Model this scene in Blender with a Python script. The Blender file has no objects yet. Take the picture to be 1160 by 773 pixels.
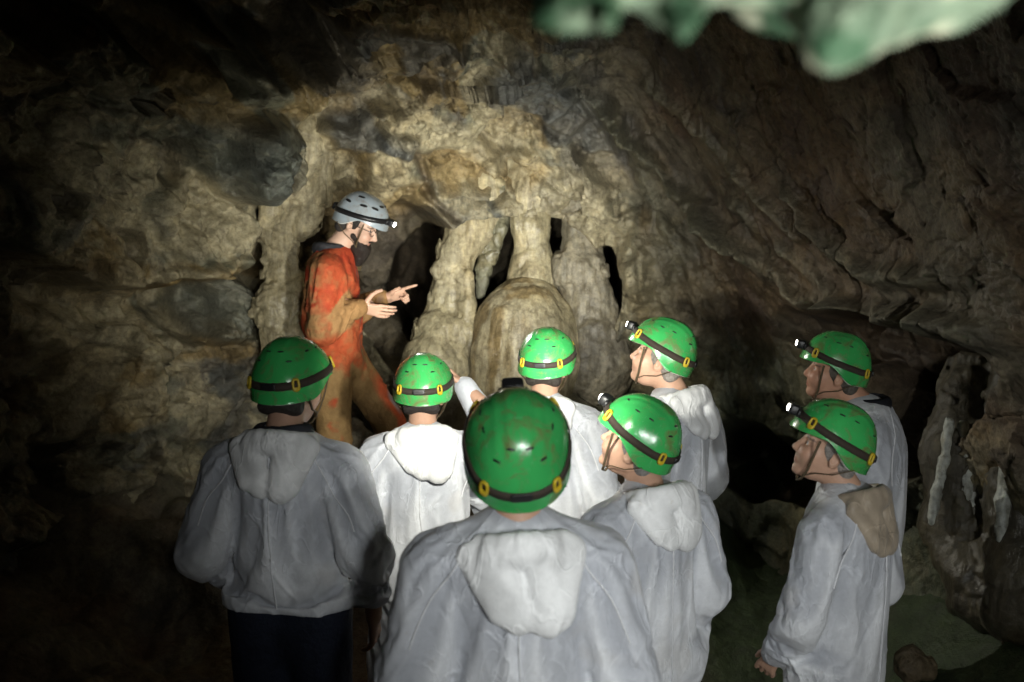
# A guide in an orange caving suit talks to eight visitors inside a limestone cave, lit by headlamps.
import bpy, math, random
import numpy as np
from mathutils import Matrix, Vector, Euler

f4 = np.float32
sc = bpy.context.scene
COL = sc.collection
rnd = random.Random(11)
rng = np.random.RandomState(5)

# ------------------------------------------------------------------ camera model (photo pixels -> places in the cave)
CAM = np.array([0.0, 0.0, 2.1]); PITCH = math.radians(7.2); FPX = 1128.0
FW = np.array([0, math.cos(PITCH), -math.sin(PITCH)]); UP = np.array([0, math.sin(PITCH), math.cos(PITCH)])

def ray(px, py):
    return np.array([(px - 580) / FPX, 0, 0]) + UP * ((386.5 - py) / FPX) + FW
def at(px, py, d):
    return CAM + ray(px, py) * d

# ------------------------------------------------------------------ noise
_L = rng.rand(64, 64, 64).astype(f4) * 2 - 1
def vnoise(P):
    i = np.floor(P).astype(np.int32); f = (P - i).astype(f4); u = f * f * f * (f * (f * 6 - 15) + 10)
    i &= 63; j = (i + 1) & 63
    x0, y0, z0 = i[:, 0], i[:, 1], i[:, 2]; x1, y1, z1 = j[:, 0], j[:, 1], j[:, 2]
    ux, uy, uz = u[:, 0], u[:, 1], u[:, 2]
    def lx(y, z):
        a = _L[x0, y, z]; return a + (_L[x1, y, z] - a) * ux
    a = lx(y0, z0); a = a + (lx(y1, z0) - a) * uy
    b = lx(y0, z1); b = b + (lx(y1, z1) - b) * uy
    return a + (b - a) * uz
_R = np.array(Euler((0.6, 1.1, 0.4)).to_matrix(), dtype=f4)
def fbm(P, o=4, g=0.5, ridged=False):
    P = np.asarray(P, f4); s = np.zeros(len(P), f4); a = 1.0; t = 0
    for k in range(o):
        n = vnoise(P)
        if ridged: n = 1 - 2 * np.abs(n)
        s += a * n; t += a; a *= g; P = (P @ _R.T) * 2.03 + 13.7
    return s / t
_J = rng.rand(32, 32, 32, 3).astype(f4)
_K = rng.rand(32, 32, 32).astype(f4)
def worley(P, facet=False):
    P = np.asarray(P, f4); b = np.floor(P - 0.5).astype(np.int32)
    F1 = np.full(len(P), 9, f4); F2 = np.full(len(P), 9, f4); ID = np.zeros(len(P), f4); FC = np.zeros(len(P), f4)
    for dx in (0, 1):
        for dy in (0, 1):
            for dz in (0, 1):
                c = b + np.array([dx, dy, dz], np.int32); w = c & 31
                jit = _J[w[:, 0], w[:, 1], w[:, 2]]; v = P - c - 0.15 - 0.7 * jit
                d = np.sqrt((v * v).sum(1)); m = d < F1; k = _K[w[:, 0], w[:, 1], w[:, 2]]
                F2 = np.where(m, F1, np.minimum(F2, d)); ID = np.where(m, k, ID)
                if facet: FC = np.where(m, (v * (np.stack([jit[:, 1], jit[:, 2], k], 1) * 2 - 1)).sum(1), FC)
                F1 = np.minimum(F1, d)
    return (F1, F2, ID, FC) if facet else (F1, F2, ID)
def sst(a, b, x):
    t = np.clip((x - a) / (b - a), 0, 1); return t * t * (3 - 2 * t)
def mix(a, b, t):
    t = np.asarray(t)[..., None] if np.ndim(t) else t
    return a * (1 - t) + b * t
def C3(*a): return np.array(a, f4)

# ------------------------------------------------------------------ object helpers
def mesh_obj(name, V, F, mats, parent=None, col=None, smooth=True, midx=None):
    me = bpy.data.meshes.new(name)
    V = np.asarray(V, f4)
    if isinstance(F, np.ndarray):
        n = F.shape[1]
        me.vertices.add(len(V)); me.vertices.foreach_set('co', V.ravel())
        me.loops.add(F.size); me.loops.foreach_set('vertex_index', F.astype(np.int32).ravel())
        me.polygons.add(len(F)); me.polygons.foreach_set('loop_start', np.arange(0, F.size, n, dtype=np.int32))
    else:
        me.from_pydata([tuple(map(float, v)) for v in V], [], F)
    if not isinstance(mats, (list, tuple)): mats = [mats]
    for m in mats: me.materials.append(m)
    if midx is not None: me.polygons.foreach_set('material_index', np.asarray(midx, np.int32))
    me.polygons.foreach_set('use_smooth', np.full(len(me.polygons), smooth, dtype=bool))
    if col is not None:
        ca = me.attributes.new('col', 'FLOAT_COLOR', 'POINT')
        c = np.ones((len(V), 4), f4); c[:, :3] = col; ca.data.foreach_set('color', c.ravel())
    me.update(calc_edges=True); me.validate()
    o = bpy.data.objects.new(name, me); COL.objects.link(o)
    if parent: o.parent = parent
    return o
def empty(name, loc, rz=0.0):
    o = bpy.data.objects.new(name, None); COL.objects.link(o); o.location = tuple(loc); o.rotation_euler = (0, 0, rz); o.empty_display_size = 0.1
    return o
def tag(o, label=None, cat=None, group=None, kind=None):
    if label: o['label'] = label
    if cat: o['category'] = cat
    if group: o['group'] = group
    if kind: o['kind'] = kind
    return o

# ------------------------------------------------------------------ SDF modelling with surface nets
def seg_t(P, a, b):
    ab = b - a; return np.clip(((P - a) @ ab) / max(float(ab @ ab), 1e-9), 0, 1)
def cone(a, b, ra, rb, k=0.03, sc_=None, cut=False): return ('c', np.array(a, f4), np.array(b, f4), ra, rb, k, sc_, cut)
def ell(c, r, k=0.03, R=None, cut=False): return ('e', np.array(c, f4), np.array(r, f4), R, k, None, None, cut)
def pdist(p, P):
    if p[0] == 'c':
        a, b = p[1], p[2]
        if p[6] is not None:
            s = np.array(p[6], f4); P = P / s; a = a / s; b = b / s
        t = seg_t(P, a, b); q = a + t[:, None] * (b - a)
        return (np.sqrt(((P - q) ** 2).sum(1)) - (p[3] + (p[4] - p[3]) * t)) * (0.85 if p[6] is not None else 1)
    q = P - p[1]
    if p[3] is not None: q = q @ np.array(p[3], f4)
    k0 = np.sqrt(((q / p[2]) ** 2).sum(1)); k1 = np.sqrt(((q / (p[2] ** 2)) ** 2).sum(1)) + 1e-6
    return k0 * (k0 - 1) / k1
def pbox(p):
    if p[0] == 'c':
        r = max(p[3], p[4]); return np.minimum(p[1], p[2]) - r, np.maximum(p[1], p[2]) + r
    r = p[2] if p[3] is None else np.full(3, p[2].max()); return p[1] - r, p[1] + r
def surface_nets(f, lo, h):
    s = f < 0; nx, ny, nz = f.shape
    cnt = np.zeros((nx-1, ny-1, nz-1), np.int16); pos = np.zeros((nx-1, ny-1, nz-1, 3), f4)
    corner = [(i, j, k) for i in (0, 1) for j in (0, 1) for k in (0, 1)]
    sl = lambda A, c: A[c[0]:nx-1+c[0], c[1]:ny-1+c[1], c[2]:nz-1+c[2]]
    for c in corner:
        for ax in range(3):
            if c[ax]: continue
            d = list(c); d[ax] = 1
            fa, fb = sl(f, c), sl(f, d); m = sl(s, c) != sl(s, d)
            w = np.nonzero(m); t = fa[w] / (fa[w] - fb[w])
            cnt[w] += 1
            for q in range(3): pos[w + (np.full(len(t), q),)] += c[q] + (t if q == ax else 0)
    act = cnt > 0; idx = np.full(act.shape, -1, np.int32); w = np.nonzero(act); idx[w] = np.arange(len(w[0]))
    V = (pos[w] / cnt[w][:, None] + np.stack(w, 1)) * h + lo
    Q = []
    for ax in range(3):
        o = [a for a in range(3) if a != ax]
        shp = [slice(1, -1)] * 3; shp[ax] = slice(0, -1)
        a = s[tuple(shp)]; shp2 = list(shp); shp2[ax] = slice(1, None); b = s[tuple(shp2)]
        for inv in (0, 1):
            m = (a & ~b) if not inv else (~a & b)
            e = np.stack(np.nonzero(m), 1)
            if not len(e): continue
            e[:, o[0]] += 1; e[:, o[1]] += 1
            u = np.zeros(3, int); u[o[0]] = 1; v = np.zeros(3, int); v[o[1]] = 1
            g = lambda q: idx[q[:, 0], q[:, 1], q[:, 2]]
            quad = np.stack([g(e - u - v), g(e - v), g(e), g(e - u)], 1)
            flip = (inv == 1) != (ax == 1)
            Q.append(quad[:, ::-1] if flip else quad)
    Q = np.concatenate(Q); Q = Q[(Q >= 0).all(1)]
    return V.astype(f4), Q
def sdf_mesh(prims, h, disp=None, pad=0.05, post=None):
    bx = [pbox(p) for p in prims if not p[7]]
    lo = np.min([b[0] for b in bx], 0) - pad; hi = np.max([b[1] for b in bx], 0) + pad
    n = np.ceil((hi - lo) / h).astype(int) + 1
    ax = [lo[i] + np.arange(n[i], dtype=f4) * h for i in range(3)]
    f = np.full(tuple(n), 1.0, f4)
    for p in prims:
        a, b = pbox(p); m = 0.05 + p[5] if p[0] == 'c' else 0.05 + p[4]
        if p[0] == 'c' and p[6] is not None: m += 0.12
        k = p[5] if p[0] == 'c' else p[4]
        i0 = np.clip(np.floor((a - m - lo) / h).astype(int), 0, n - 1); i1 = np.clip(np.ceil((b + m - lo) / h).astype(int) + 1, 1, n)
        if (i1 <= i0).any(): continue
        S = tuple(slice(i0[q], i1[q]) for q in range(3))
        G = np.stack(np.meshgrid(*[ax[q][S[q]] for q in range(3)], indexing='ij'), -1).reshape(-1, 3)
        d = pdist(p, G).reshape(f[S].shape); g = f[S]
        if p[7]:
            d = -d; hh = np.clip(0.5 - 0.5 * (g - d) / k, 0, 1); f[S] = g + (d - g) * hh + k * hh * (1 - hh)
        else:
            hh = np.clip(0.5 + 0.5 * (g - d) / k, 0, 1); f[S] = g + (d - g) * hh - k * hh * (1 - hh)
    if post is not None:
        w = np.nonzero(f < 0.5); P = np.stack([ax[q][w[q]] for q in range(3)], 1); f[w] = post(P, f[w])
    if disp is not None:
        near = np.abs(f) < 0.085
        w = np.nonzero(near); P = np.stack([ax[q][w[q]] for q in range(3)], 1)
        f[w] += disp(P)
    f[0] = f[-1] = 1; f[:, 0] = f[:, -1] = 1; f[:, :, 0] = f[:, :, -1] = 1
    return surface_nets(f, lo, h)
def normals(V, F):
    a = V[F[:, 2]] - V[F[:, 0]]; b = V[F[:, 3]] - V[F[:, 1]]; fn = np.cross(a, b)
    N = np.zeros_like(V); ii = F.T.ravel()
    for q in range(3): N[:, q] = np.bincount(ii, np.tile(fn[:, q], 4), len(V))
    return N / (np.linalg.norm(N, axis=1, keepdims=True) + 1e-9)
def smooth_v(V, F, it=1, lam=0.5):
    for _ in range(it):
        A = np.zeros_like(V); ii = F.T.ravel(); c = np.bincount(ii, minlength=len(V)).astype(f4) * 2
        S = np.concatenate([V[F[:, (k+1) % 4]] + V[F[:, (k+3) % 4]] for k in range(4)])
        for q in range(3): A[:, q] = np.bincount(ii, S[:, q], len(V))
        V = V + lam * (A / np.maximum(c, 1)[:, None] - V)
    return V
def join(parts):
    Vs, Fs, Cs, n = [], [], [], 0
    for V, F, Cc in parts:
        Vs.append(V); Fs.append(F + n); Cs.append(np.broadcast_to(Cc, V.shape)); n += len(V)
    return np.concatenate(Vs), np.concatenate(Fs), np.concatenate(Cs)
def tube(pts, r, n=8, closed=False, flat=1.0):
    pts = [Vector(p) for p in pts]; V = []; F = []
    m = len(pts); prev = None
    rr = r if isinstance(r, (list, tuple)) else [r] * m
    for i, p in enumerate(pts):
        t = (pts[(i+1) % m] - pts[i-1]) if closed else (pts[min(i+1, m-1)] - pts[max(i-1, 0)])
        t.normalize()
        ref = prev if prev is not None else (Vector((0, 0, 1)) if abs(t.z) < 0.9 else Vector((1, 0, 0)))
        u = (ref - t * ref.dot(t)).normalized(); v = t.cross(u); prev = u
        for k in range(n):
            a = 2 * math.pi * k / n; V.append(tuple(p + u * math.cos(a) * rr[i] * flat + v * math.sin(a) * rr[i]))
    for i in range(m if closed else m - 1):
        for k in range(n):
            a = i * n + k; b = i * n + (k+1) % n; c = ((i+1) % m) * n + (k+1) % n; d = ((i+1) % m) * n + k
            F.append((a, b, c, d))
    V = np.array(V, f4); F = np.array(F)
    return V, F
def rbox(c, s, bev=0.2, R=None):
    """rounded box as a superellipsoid grid"""
    n1, n2 = 20, 12; V = []; F = []; e = bev
    sp = lambda w: math.copysign(abs(w) ** e, w)
    for j in range(n2 + 1):
        v = -math.pi / 2 + math.pi * j / n2
        for i in range(n1):
            u = 2 * math.pi * i / n1
            V.append((sp(math.cos(v)) * sp(math.cos(u)) * s[0] / 2, sp(math.cos(v)) * sp(math.sin(u)) * s[1] / 2, sp(math.sin(v)) * s[2] / 2))
    for j in range(n2):
        for i in range(n1): F.append((j*n1+i, j*n1+(i+1) % n1, (j+1)*n1+(i+1) % n1, (j+1)*n1+i))
    V = np.array(V, f4)
    if R is not None: V = V @ np.array(R, f4).T
    return V + np.array(c, f4), np.array(F)

# ------------------------------------------------------------------ materials
def new_mat(name):
    m = bpy.data.materials.new(name); m.use_nodes = True; nt = m.node_tree; nt.nodes.clear()
    o = nt.nodes.new('ShaderNodeOutputMaterial'); b = nt.nodes.new('ShaderNodeBsdfPrincipled'); nt.links.new(b.outputs[0], o.inputs[0])
    return m, nt, b
def N(nt, t, **kw):
    n = nt.nodes.new(t)
    for k, v in kw.items():
        if k in n.inputs: n.inputs[k].default_value = v
        else: setattr(n, k, v)
    return n
def noise(nt, scale, detail=6, rough=0.6, vec=None):
    n = N(nt, 'ShaderNodeTexNoise'); n.inputs['Scale'].default_value = scale; n.inputs['Detail'].default_value = detail; n.inputs['Roughness'].default_value = rough
    if vec: nt.links.new(vec, n.inputs['Vector'])
    return n
def ramp(nt, src, stops):
    r = N(nt, 'ShaderNodeValToRGB'); e = r.color_ramp.elements
    while len(e) < len(stops): e.new(0.5)
    for q, (p, c) in zip(e, stops): q.position = p; q.color = (*c, 1) if len(c) == 3 else c
    nt.links.new(src, r.inputs[0]); return r
def mixc(nt, fac, a, b, blend='MIX'):
    m = N(nt, 'ShaderNodeMix', data_type='RGBA', blend_type=blend)
    for s, v in ((0, fac), (6, a), (7, b)):
        if hasattr(v, 'node'): nt.links.new(v, m.inputs[s])
        elif isinstance(v, (int, float)): m.inputs[s].default_value = v
        else: m.inputs[s].default_value = (*v, 1)
    return m.outputs[2]
def bump(nt, hgt, dist, strength=1.0, prev=None):
    b = N(nt, 'ShaderNodeBump'); b.inputs['Distance'].default_value = dist; b.inputs['Strength'].default_value = strength
    nt.links.new(hgt, b.inputs['Height'])
    if prev: nt.links.new(prev, b.inputs['Normal'])
    return b.outputs[0]
def obj_coord(nt): return N(nt, 'ShaderNodeTexCoord').outputs['Object']
def attr(nt): 
    a = N(nt, 'ShaderNodeAttribute'); a.attribute_name = 'col'; return a.outputs['Color']

def rock_mat(name, wet=0.5, fine=1.0, drip=0.0):
    m, nt, b = new_mat(name); v = obj_coord(nt); c = attr(nt)
    n1 = noise(nt, 9, 6, 0.68, v); n2 = noise(nt, 42, 4, 0.7, v); n3 = noise(nt, 2.4, 2, 0.6, v)
    g1 = ramp(nt, n1.outputs['Fac'], [(0.3, (0.55, 0.53, 0.5)), (0.5, (1, 1, 1)), (0.72, (1.35, 1.32, 1.25))])
    g2 = ramp(nt, n2.outputs['Fac'], [(0.34, (0.68, 0.66, 0.63)), (0.52, (1, 1, 1)), (0.7, (1.25, 1.23, 1.2))])
    k = mixc(nt, 1.0, c, g1.outputs[0], 'MULTIPLY'); k = mixc(nt, 0.8, k, g2.outputs[0], 'MULTIPLY')
    vor = N(nt, 'ShaderNodeTexVoronoi', feature='DISTANCE_TO_EDGE'); vor.inputs['Scale'].default_value = 7
    wv = mixc(nt, 0.18, v, n1.outputs['Color']); nt.links.new(wv, vor.inputs['Vector'])
    cr = ramp(nt, vor.outputs['Distance'], [(0.0, (0.62, 0.6, 0.57)), (0.045, (1, 1, 1))])
    k = mixc(nt, 0.6, k, cr.outputs[0], 'MULTIPLY')
    nt.links.new(k, b.inputs['Base Color'])
    r = ramp(nt, n3.outputs['Fac'], [(0.35, (0.75 - 0.4*wet,)*3), (0.65, (0.85,)*3)]); nt.links.new(r.outputs[0], b.inputs['Roughness'])
    b.inputs['Specular IOR Level'].default_value = 0.3 + 0.3*wet
    ma = N(nt, 'ShaderNodeMath', operation='MULTIPLY_ADD'); nt.links.new(n2.outputs['Fac'], ma.inputs[0]); ma.inputs[1].default_value = 0.36; nt.links.new(n1.outputs['Fac'], ma.inputs[2])
    mb = N(nt, 'ShaderNodeMath', operation='MULTIPLY_ADD'); nt.links.new(vor.outputs['Distance'], mb.inputs[0]); mb.inputs[1].default_value = 0.25; nt.links.new(ma.outputs[0], mb.inputs[2])
    if drip:
        mp = N(nt, 'ShaderNodeMapping'); mp.inputs['Scale'].default_value = (1, 1, 0.12); nt.links.new(v, mp.inputs[0]); dn = noise(nt, 34, 3, 0.6, mp.outputs[0])
        md = N(nt, 'ShaderNodeMath', operation='MULTIPLY_ADD'); nt.links.new(dn.outputs['Fac'], md.inputs[0]); md.inputs[1].default_value = drip; nt.links.new(mb.outputs[0], md.inputs[2]); mb = md
        gd = ramp(nt, dn.outputs['Fac'], [(0.36, (0.62, 0.58, 0.5)), (0.5, (1, 1, 1)), (0.66, (1.2, 1.18, 1.12))]); k = mixc(nt, 0.7, k, gd.outputs[0], 'MULTIPLY'); nt.links.new(k, b.inputs['Base Color'])
    h = bump(nt, mb.outputs[0], 0.023 * fine)
    nt.links.new(h, b.inputs['Normal'])
    return m
def plain(name, colr, rough=0.5, bumpd=0.0, bscale=200, metal=0.0, var=0.15, spec=0.5):
    m, nt, b = new_mat(name); v = obj_coord(nt); n = noise(nt, bscale * 0.25, 5, 0.6, v)
    lo = tuple(x * (1 - var) for x in colr); hi = tuple(min(1, x * (1 + var)) for x in colr)
    nt.links.new(ramp(nt, n.outputs['Fac'], [(0.3, lo), (0.7, hi)]).outputs[0], b.inputs['Base Color'])
    b.inputs['Roughness'].default_value = rough; b.inputs['Metallic'].default_value = metal; b.inputs['Specular IOR Level'].default_value = spec
    if bumpd: nt.links.new(bump(nt, noise(nt, bscale, 3, 0.6, v).outputs['Fac'], bumpd), b.inputs['Normal'])
    return m
def vcol_mat(name, rough=0.5, bumps=((300, 0.0006),), sss=0.0, spec=0.4, var=0.12, vscale=30):
    m, nt, b = new_mat(name); v = obj_coord(nt); n = noise(nt, vscale, 6, 0.65, v)
    g = ramp(nt, n.outputs['Fac'], [(0.3, (1 - var,)*3), (0.7, (1 + var,)*3)])
    nt.links.new(mixc(nt, 1.0, attr(nt), g.outputs[0], 'MULTIPLY'), b.inputs['Base Color'])
    b.inputs['Roughness'].default_value = rough; b.inputs['Specular IOR Level'].default_value = spec
    if sss: b.inputs['Subsurface Weight'].default_value = sss; b.inputs['Subsurface Radius'].default_value = (0.01, 0.004, 0.002); b.inputs['Subsurface Scale'].default_value = 0.6
    h = None
    for s, d in bumps: h = bump(nt, noise(nt, s, 4, 0.6, v).outputs['Fac'], d, 1, h)
    nt.links.new(h, b.inputs['Normal'])
    return m
def emit(name, colr, s):
    m, nt, b = new_mat(name); b.inputs['Base Color'].default_value = (*colr, 1); b.inputs['Emission Color'].default_value = (*colr, 1); b.inputs['Emission Strength'].default_value = s; return m
def suit_mat(name):
    m, nt, b = new_mat(name); v = obj_coord(nt); c = attr(nt)
    n = noise(nt, 5, 6, 0.6, v); g = ramp(nt, n.outputs['Fac'], [(0.3, (0.86, 0.86, 0.86)), (0.7, (1, 1, 1))])
    sp = noise(nt, 26, 8, 0.75, v); gs = ramp(nt, sp.outputs['Fac'], [(0.60, (1, 1, 1)), (0.74, (0.66, 0.6, 0.5))])
    k = mixc(nt, 1, c, g.outputs[0], 'MULTIPLY'); k = mixc(nt, 0.45, k, gs.outputs[0], 'MULTIPLY')
    nt.links.new(k, b.inputs['Base Color']); b.inputs['Roughness'].default_value = 0.5; b.inputs['Specular IOR Level'].default_value = 0.35
    b.inputs['Sheen Weight'].default_value = 0.15
    mp = N(nt, 'ShaderNodeMapping'); mp.inputs['Scale'].default_value = (1.5, 1.5, 0.7); mp.inputs['Rotation'].default_value = (0.2, 0.35, 0.3); nt.links.new(v, mp.inputs[0])
    acc = None
    for sc_, w_, wt in ((6.5, 0.022, 0.8), (13, 0.035, 0.5)):
        w = noise(nt, sc_, 3, 0.5, mp.outputs[0]); w.inputs['Distortion'].default_value = 0.6
        rd = ramp(nt, w.outputs['Fac'], [(0.5 - w_, (0, 0, 0)), (0.5, (wt,)*3), (0.5 + w_ * 1.6, (0, 0, 0))])
        gate = noise(nt, 3.1 * sc_ / 5, 1, 0.5, v); gr = ramp(nt, gate.outputs['Fac'], [(0.45, (0, 0, 0)), (0.6, (1, 1, 1))])
        q = N(nt, 'ShaderNodeMath', operation='MULTIPLY'); nt.links.new(rd.outputs[0], q.inputs[0]); nt.links.new(gr.outputs[0], q.inputs[1])
        if acc is None: acc = q.outputs[0]
        else:
            ad = N(nt, 'ShaderNodeMath', operation='ADD'); nt.links.new(acc, ad.inputs[0]); nt.links.new(q.outputs[0], ad.inputs[1]); acc = ad.outputs[0]
    k = mixc(nt, 1, k, ramp(nt, acc, [(0, (1, 1, 1)), (1, (1.22, 1.22, 1.22))]).outputs[0], 'MULTIPLY'); nt.links.new(k, b.inputs['Base Color'])
    fb_ = noise(nt, 75, 5, 0.75, v); k = mixc(nt, 1, k, ramp(nt, fb_.outputs['Fac'], [(0.3, (0.91, 0.91, 0.91)), (0.7, (1.05, 1.05, 1.05))]).outputs[0], 'MULTIPLY'); nt.links.new(k, b.inputs['Base Color'])
    gn = noise(nt, 420, 2, 0.5, v); am = N(nt, 'ShaderNodeMath', operation='MULTIPLY_ADD'); nt.links.new(gn.outputs['Fac'], am.inputs[0]); am.inputs[1].default_value = 0.12; nt.links.new(acc, am.inputs[2])
    h = bump(nt, am.outputs[0], 0.0022)
    nt.links.new(h, b.inputs['Normal'])
    return m
def helmet_mat(name, colr, dirt=(0.16, 0.10, 0.04), amt=0.5):
    m, nt, b = new_mat(name); tc = N(nt, 'ShaderNodeTexCoord'); oi = N(nt, 'ShaderNodeObjectInfo')
    ad = N(nt, 'ShaderNodeVectorMath', operation='MULTIPLY_ADD'); nt.links.new(oi.outputs['Random'], ad.inputs[0]); ad.inputs[1].default_value = (9, 7, 5); nt.links.new(tc.outputs['Object'], ad.inputs[2])
    v = ad.outputs[0]
    n = noise(nt, 14, 9, 0.72, v); n.inputs['Distortion'].default_value = 0.8
    s = N(nt, 'ShaderNodeMapping'); s.inputs['Scale'].default_value = (30, 160, 60); s.inputs['Rotation'].default_value = (0.3, 0.2, 0.7); nt.links.new(v, s.inputs[0])
    sn = noise(nt, 1, 3, 0.6, s.outputs[0])
    d = ramp(nt, n.outputs['Fac'], [(0.50, (0, 0, 0)), (0.64, (1, 1, 1))]); scr = ramp(nt, sn.outputs['Fac'], [(0.66, (0, 0, 0)), (0.72, (1, 1, 1))])
    var = noise(nt, 5, 3, 0.5, v); base = ramp(nt, var.outputs['Fac'], [(0.3, tuple(x*0.8 for x in colr)), (0.7, tuple(x*1.12 for x in colr))]).outputs[0]
    f = N(nt, 'ShaderNodeMath', operation='MULTIPLY'); nt.links.new(d.outputs[0], f.inputs[0]); f.inputs[1].default_value = amt
    k = mixc(nt, f.outputs[0], base, dirt)
    f2 = N(nt, 'ShaderNodeMath', operation='MULTIPLY'); nt.links.new(scr.outputs[0], f2.inputs[0]); f2.inputs[1].default_value = 0.4
    k = mixc(nt, f2.outputs[0], k, tuple(min(1, x*0.6+0.25) for x in colr))
    nt.links.new(k, b.inputs['Base Color'])
    rr = ramp(nt, n.outputs['Fac'], [(0.45, (0.16,)*3), (0.7, (0.5,)*3)]); nt.links.new(rr.outputs[0], b.inputs['Roughness'])
    b.inputs['Coat Weight'].default_value = 0.35; b.inputs['Coat Roughness'].default_value = 0.2
    h = bump(nt, n.outputs['Fac'], 0.0012); nt.links.new(h, b.inputs['Normal'])
    return m

M_ROCK = rock_mat('wet_limestone', 0.8); M_FLOW = rock_mat('flowstone_calcite', 1.1, 0.5, 0.5); M_FLOOR = rock_mat('cave_mud', 0.7, 1.0)
M_SUIT = suit_mat('white_nonwoven'); M_GREEN = helmet_mat('green_shell', (0.045, 0.40, 0.10), amt=0.75); M_GREY = helmet_mat('pale_blue_shell', (0.33, 0.385, 0.43), amt=0.5)
M_BLACK = plain('black_plastic', (0.012, 0.012, 0.013), 0.4, 0.0004, 500)
M_STRAP = plain('brown_elastic', (0.035, 0.025, 0.017), 0.8, 0.0008, 700)
M_YELLOW = plain('yellow_plastic', (0.50, 0.36, 0.02), 0.4, 0.0003, 300)
M_WEB = plain('webbing', (0.085, 0.06, 0.03), 0.8, 0.0006, 700)
M_LENS = emit('lamp_lens', (1.0, 0.96, 0.86), 22); M_LENSBIG = emit('guide_lamp_lens', (1.0, 0.98, 0.9), 60)
M_SKIN = vcol_mat('skin', 0.48, ((260, 0.0008),), 0.0, 0.4, 0.1, 25)
M_CLOTH = vcol_mat('woven_cloth', 0.8, ((16, 0.014), (60, 0.004), (600, 0.0008)), 0, 0.25, 0.2, 22)
M_HAIR = vcol_mat('hair', 0.6, ((140, 0.006), (420, 0.002)), 0, 0.4, 0.4, 90)
M_RUBBER = plain('boot_rubber', (0.03, 0.028, 0.025), 0.6, 0.002, 60)
M_STEEL = plain('steel', (0.5, 0.5, 0.5), 0.3, 0.0, 100, 1.0)
M_LINER = plain('white_foam', (0.62, 0.6, 0.56), 0.7, 0.0006, 300)

# ================================================================== THE CAVE
CC = np.array([0.1, 3.3, 1.7])
_pl = []
def plane(n, through=None, d=None):
    n = np.array(n, float); n /= np.linalg.norm(n)
    _pl.append((n, float(n @ (np.array(through) - CC)) if through is not None else d))
plane((0.05, 1, 0.08), (0.3, 6.9, 1.9))
plane((-0.62, 0.78, 0.05), (-1.9, 6.0, 1.8))
plane((-0.97, 0.25, -0.05), (-3.0, 4.6, 1.5))
plane((-0.42, 0.40, 0.81), (-1.6, 5.3, 3.0))
plane((0.0, 0.30, 0.95), (0.2, 6.4, 2.95))
plane((0, -0.2, 1), (0, 1.0, 3.9))
plane((0.85, 0.20, 0.49), (0.63, 6.5, 2.87))
plane((0.95, 0.30, -0.10), (2.25, 4.2, 1.0))
plane((0.55, 0.84, -0.05), (1.35, 6.6, 1.5))
plane((-0.9, -0.43, 0), (-3.2, 1.5, 1.5)); plane((0.9, -0.43, 0.2), (2.6, 1.5, 1.5))
plane((0, -1, 0), (0, -4, 1.5)); plane((0, 0, -1), (0, 0, -1.2))
_PN = np.array([p[0] for p in _pl]); _PD = np.array([p[1] for p in _pl])
def r0(D):
    q = np.maximum(D @ _PN.T, 0) / _PD
    return 1.0 / ((q ** 9).sum(1) ** (1 / 9.0))
def hit(px, py):
    """the point of the smooth cave shell seen at a photo pixel"""
    d = ray(px, py); t = np.linspace(0.5, 14, 1400); P = CAM + t[:, None] * d; L = P - CC; n = np.linalg.norm(L, axis=1)
    out = np.nonzero((n > r0(L / n[:, None])) & (t > 2.0))[0]
    return P[out[0]] if len(out) else P[-1]
def hits(pts): return np.array([hit(*p) for p in pts])

def floor_z(x, y):
    x = np.asarray(x, float); y = np.asarray(y, float)
    z = -0.16 + 0.06 * np.clip(y - 4.2, 0, 9)
    z = z + 0.44 * sst(4.75, 5.45, y) * sst(1.2, -0.2, x)
    z = z + 0.68 * sst(5.45, 6.05, y + 0.25 * np.sin(x * 2.2)) * sst(1.7, 0.7, x) * sst(-1.1, -0.5, x)
    z = z + 0.55 * sst(1.25, 2.3, x - 0.05 * (y - 3)) * sst(1.5, 4, y) + 0.35 * sst(-1.6, -2.8, x)
    return z

def poly_dist(P, pts):
    d = np.full(len(P), 9, f4); tt = np.zeros(len(P), f4); n = len(pts) - 1
    for i in range(n):
        a, b = pts[i].astype(f4), pts[i+1].astype(f4); t = seg_t(P, a, b); q = a + t[:, None] * (b - a)
        e = np.sqrt(((P - q) ** 2).sum(1)); m = e < d; tt = np.where(m, (i + t) / n, tt); d = np.minimum(d, e)
    return d, tt

CREAM = C3(.41, .36, .235); OCHRE = C3(.28, .195, .075); OLIVE = C3(.185, .182, .125); GREYB = C3(.17, .155, .125); DGREY = C3(.085, .092, .092); RUST = C3(.15, .085, .045); GREEN = C3(.085, .115, .06); DARKB = C3(.085, .065, .045)

def rock_colour(P, seed=0.0):
    W = P + 0.25 * np.stack([fbm(P * 2.1 + seed + k * 9, 3) for k in range(3)], 1)
    a = fbm(W * 1.1 + seed, 4); b = fbm(W * 2.6 + 31 + seed, 5, .6); c = fbm(W * 1.7 + 57 + seed, 4); e = fbm(W * 6.5 + 77, 4, .6)
    col = mix(OLIVE, GREYB, sst(-0.25, 0.25, a)); col = mix(col, CREAM, 0.8 * sst(0.02, 0.2, b)); col = mix(col, OCHRE, 0.75 * sst(0.08, 0.2, c))
    col = mix(col, DGREY, 0.7 * sst(0.16, 0.3, -b + 0.3 * a)); col = mix(col, CREAM * 1.1, 0.5 * sst(0.18, 0.3, e))
    return col

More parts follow.
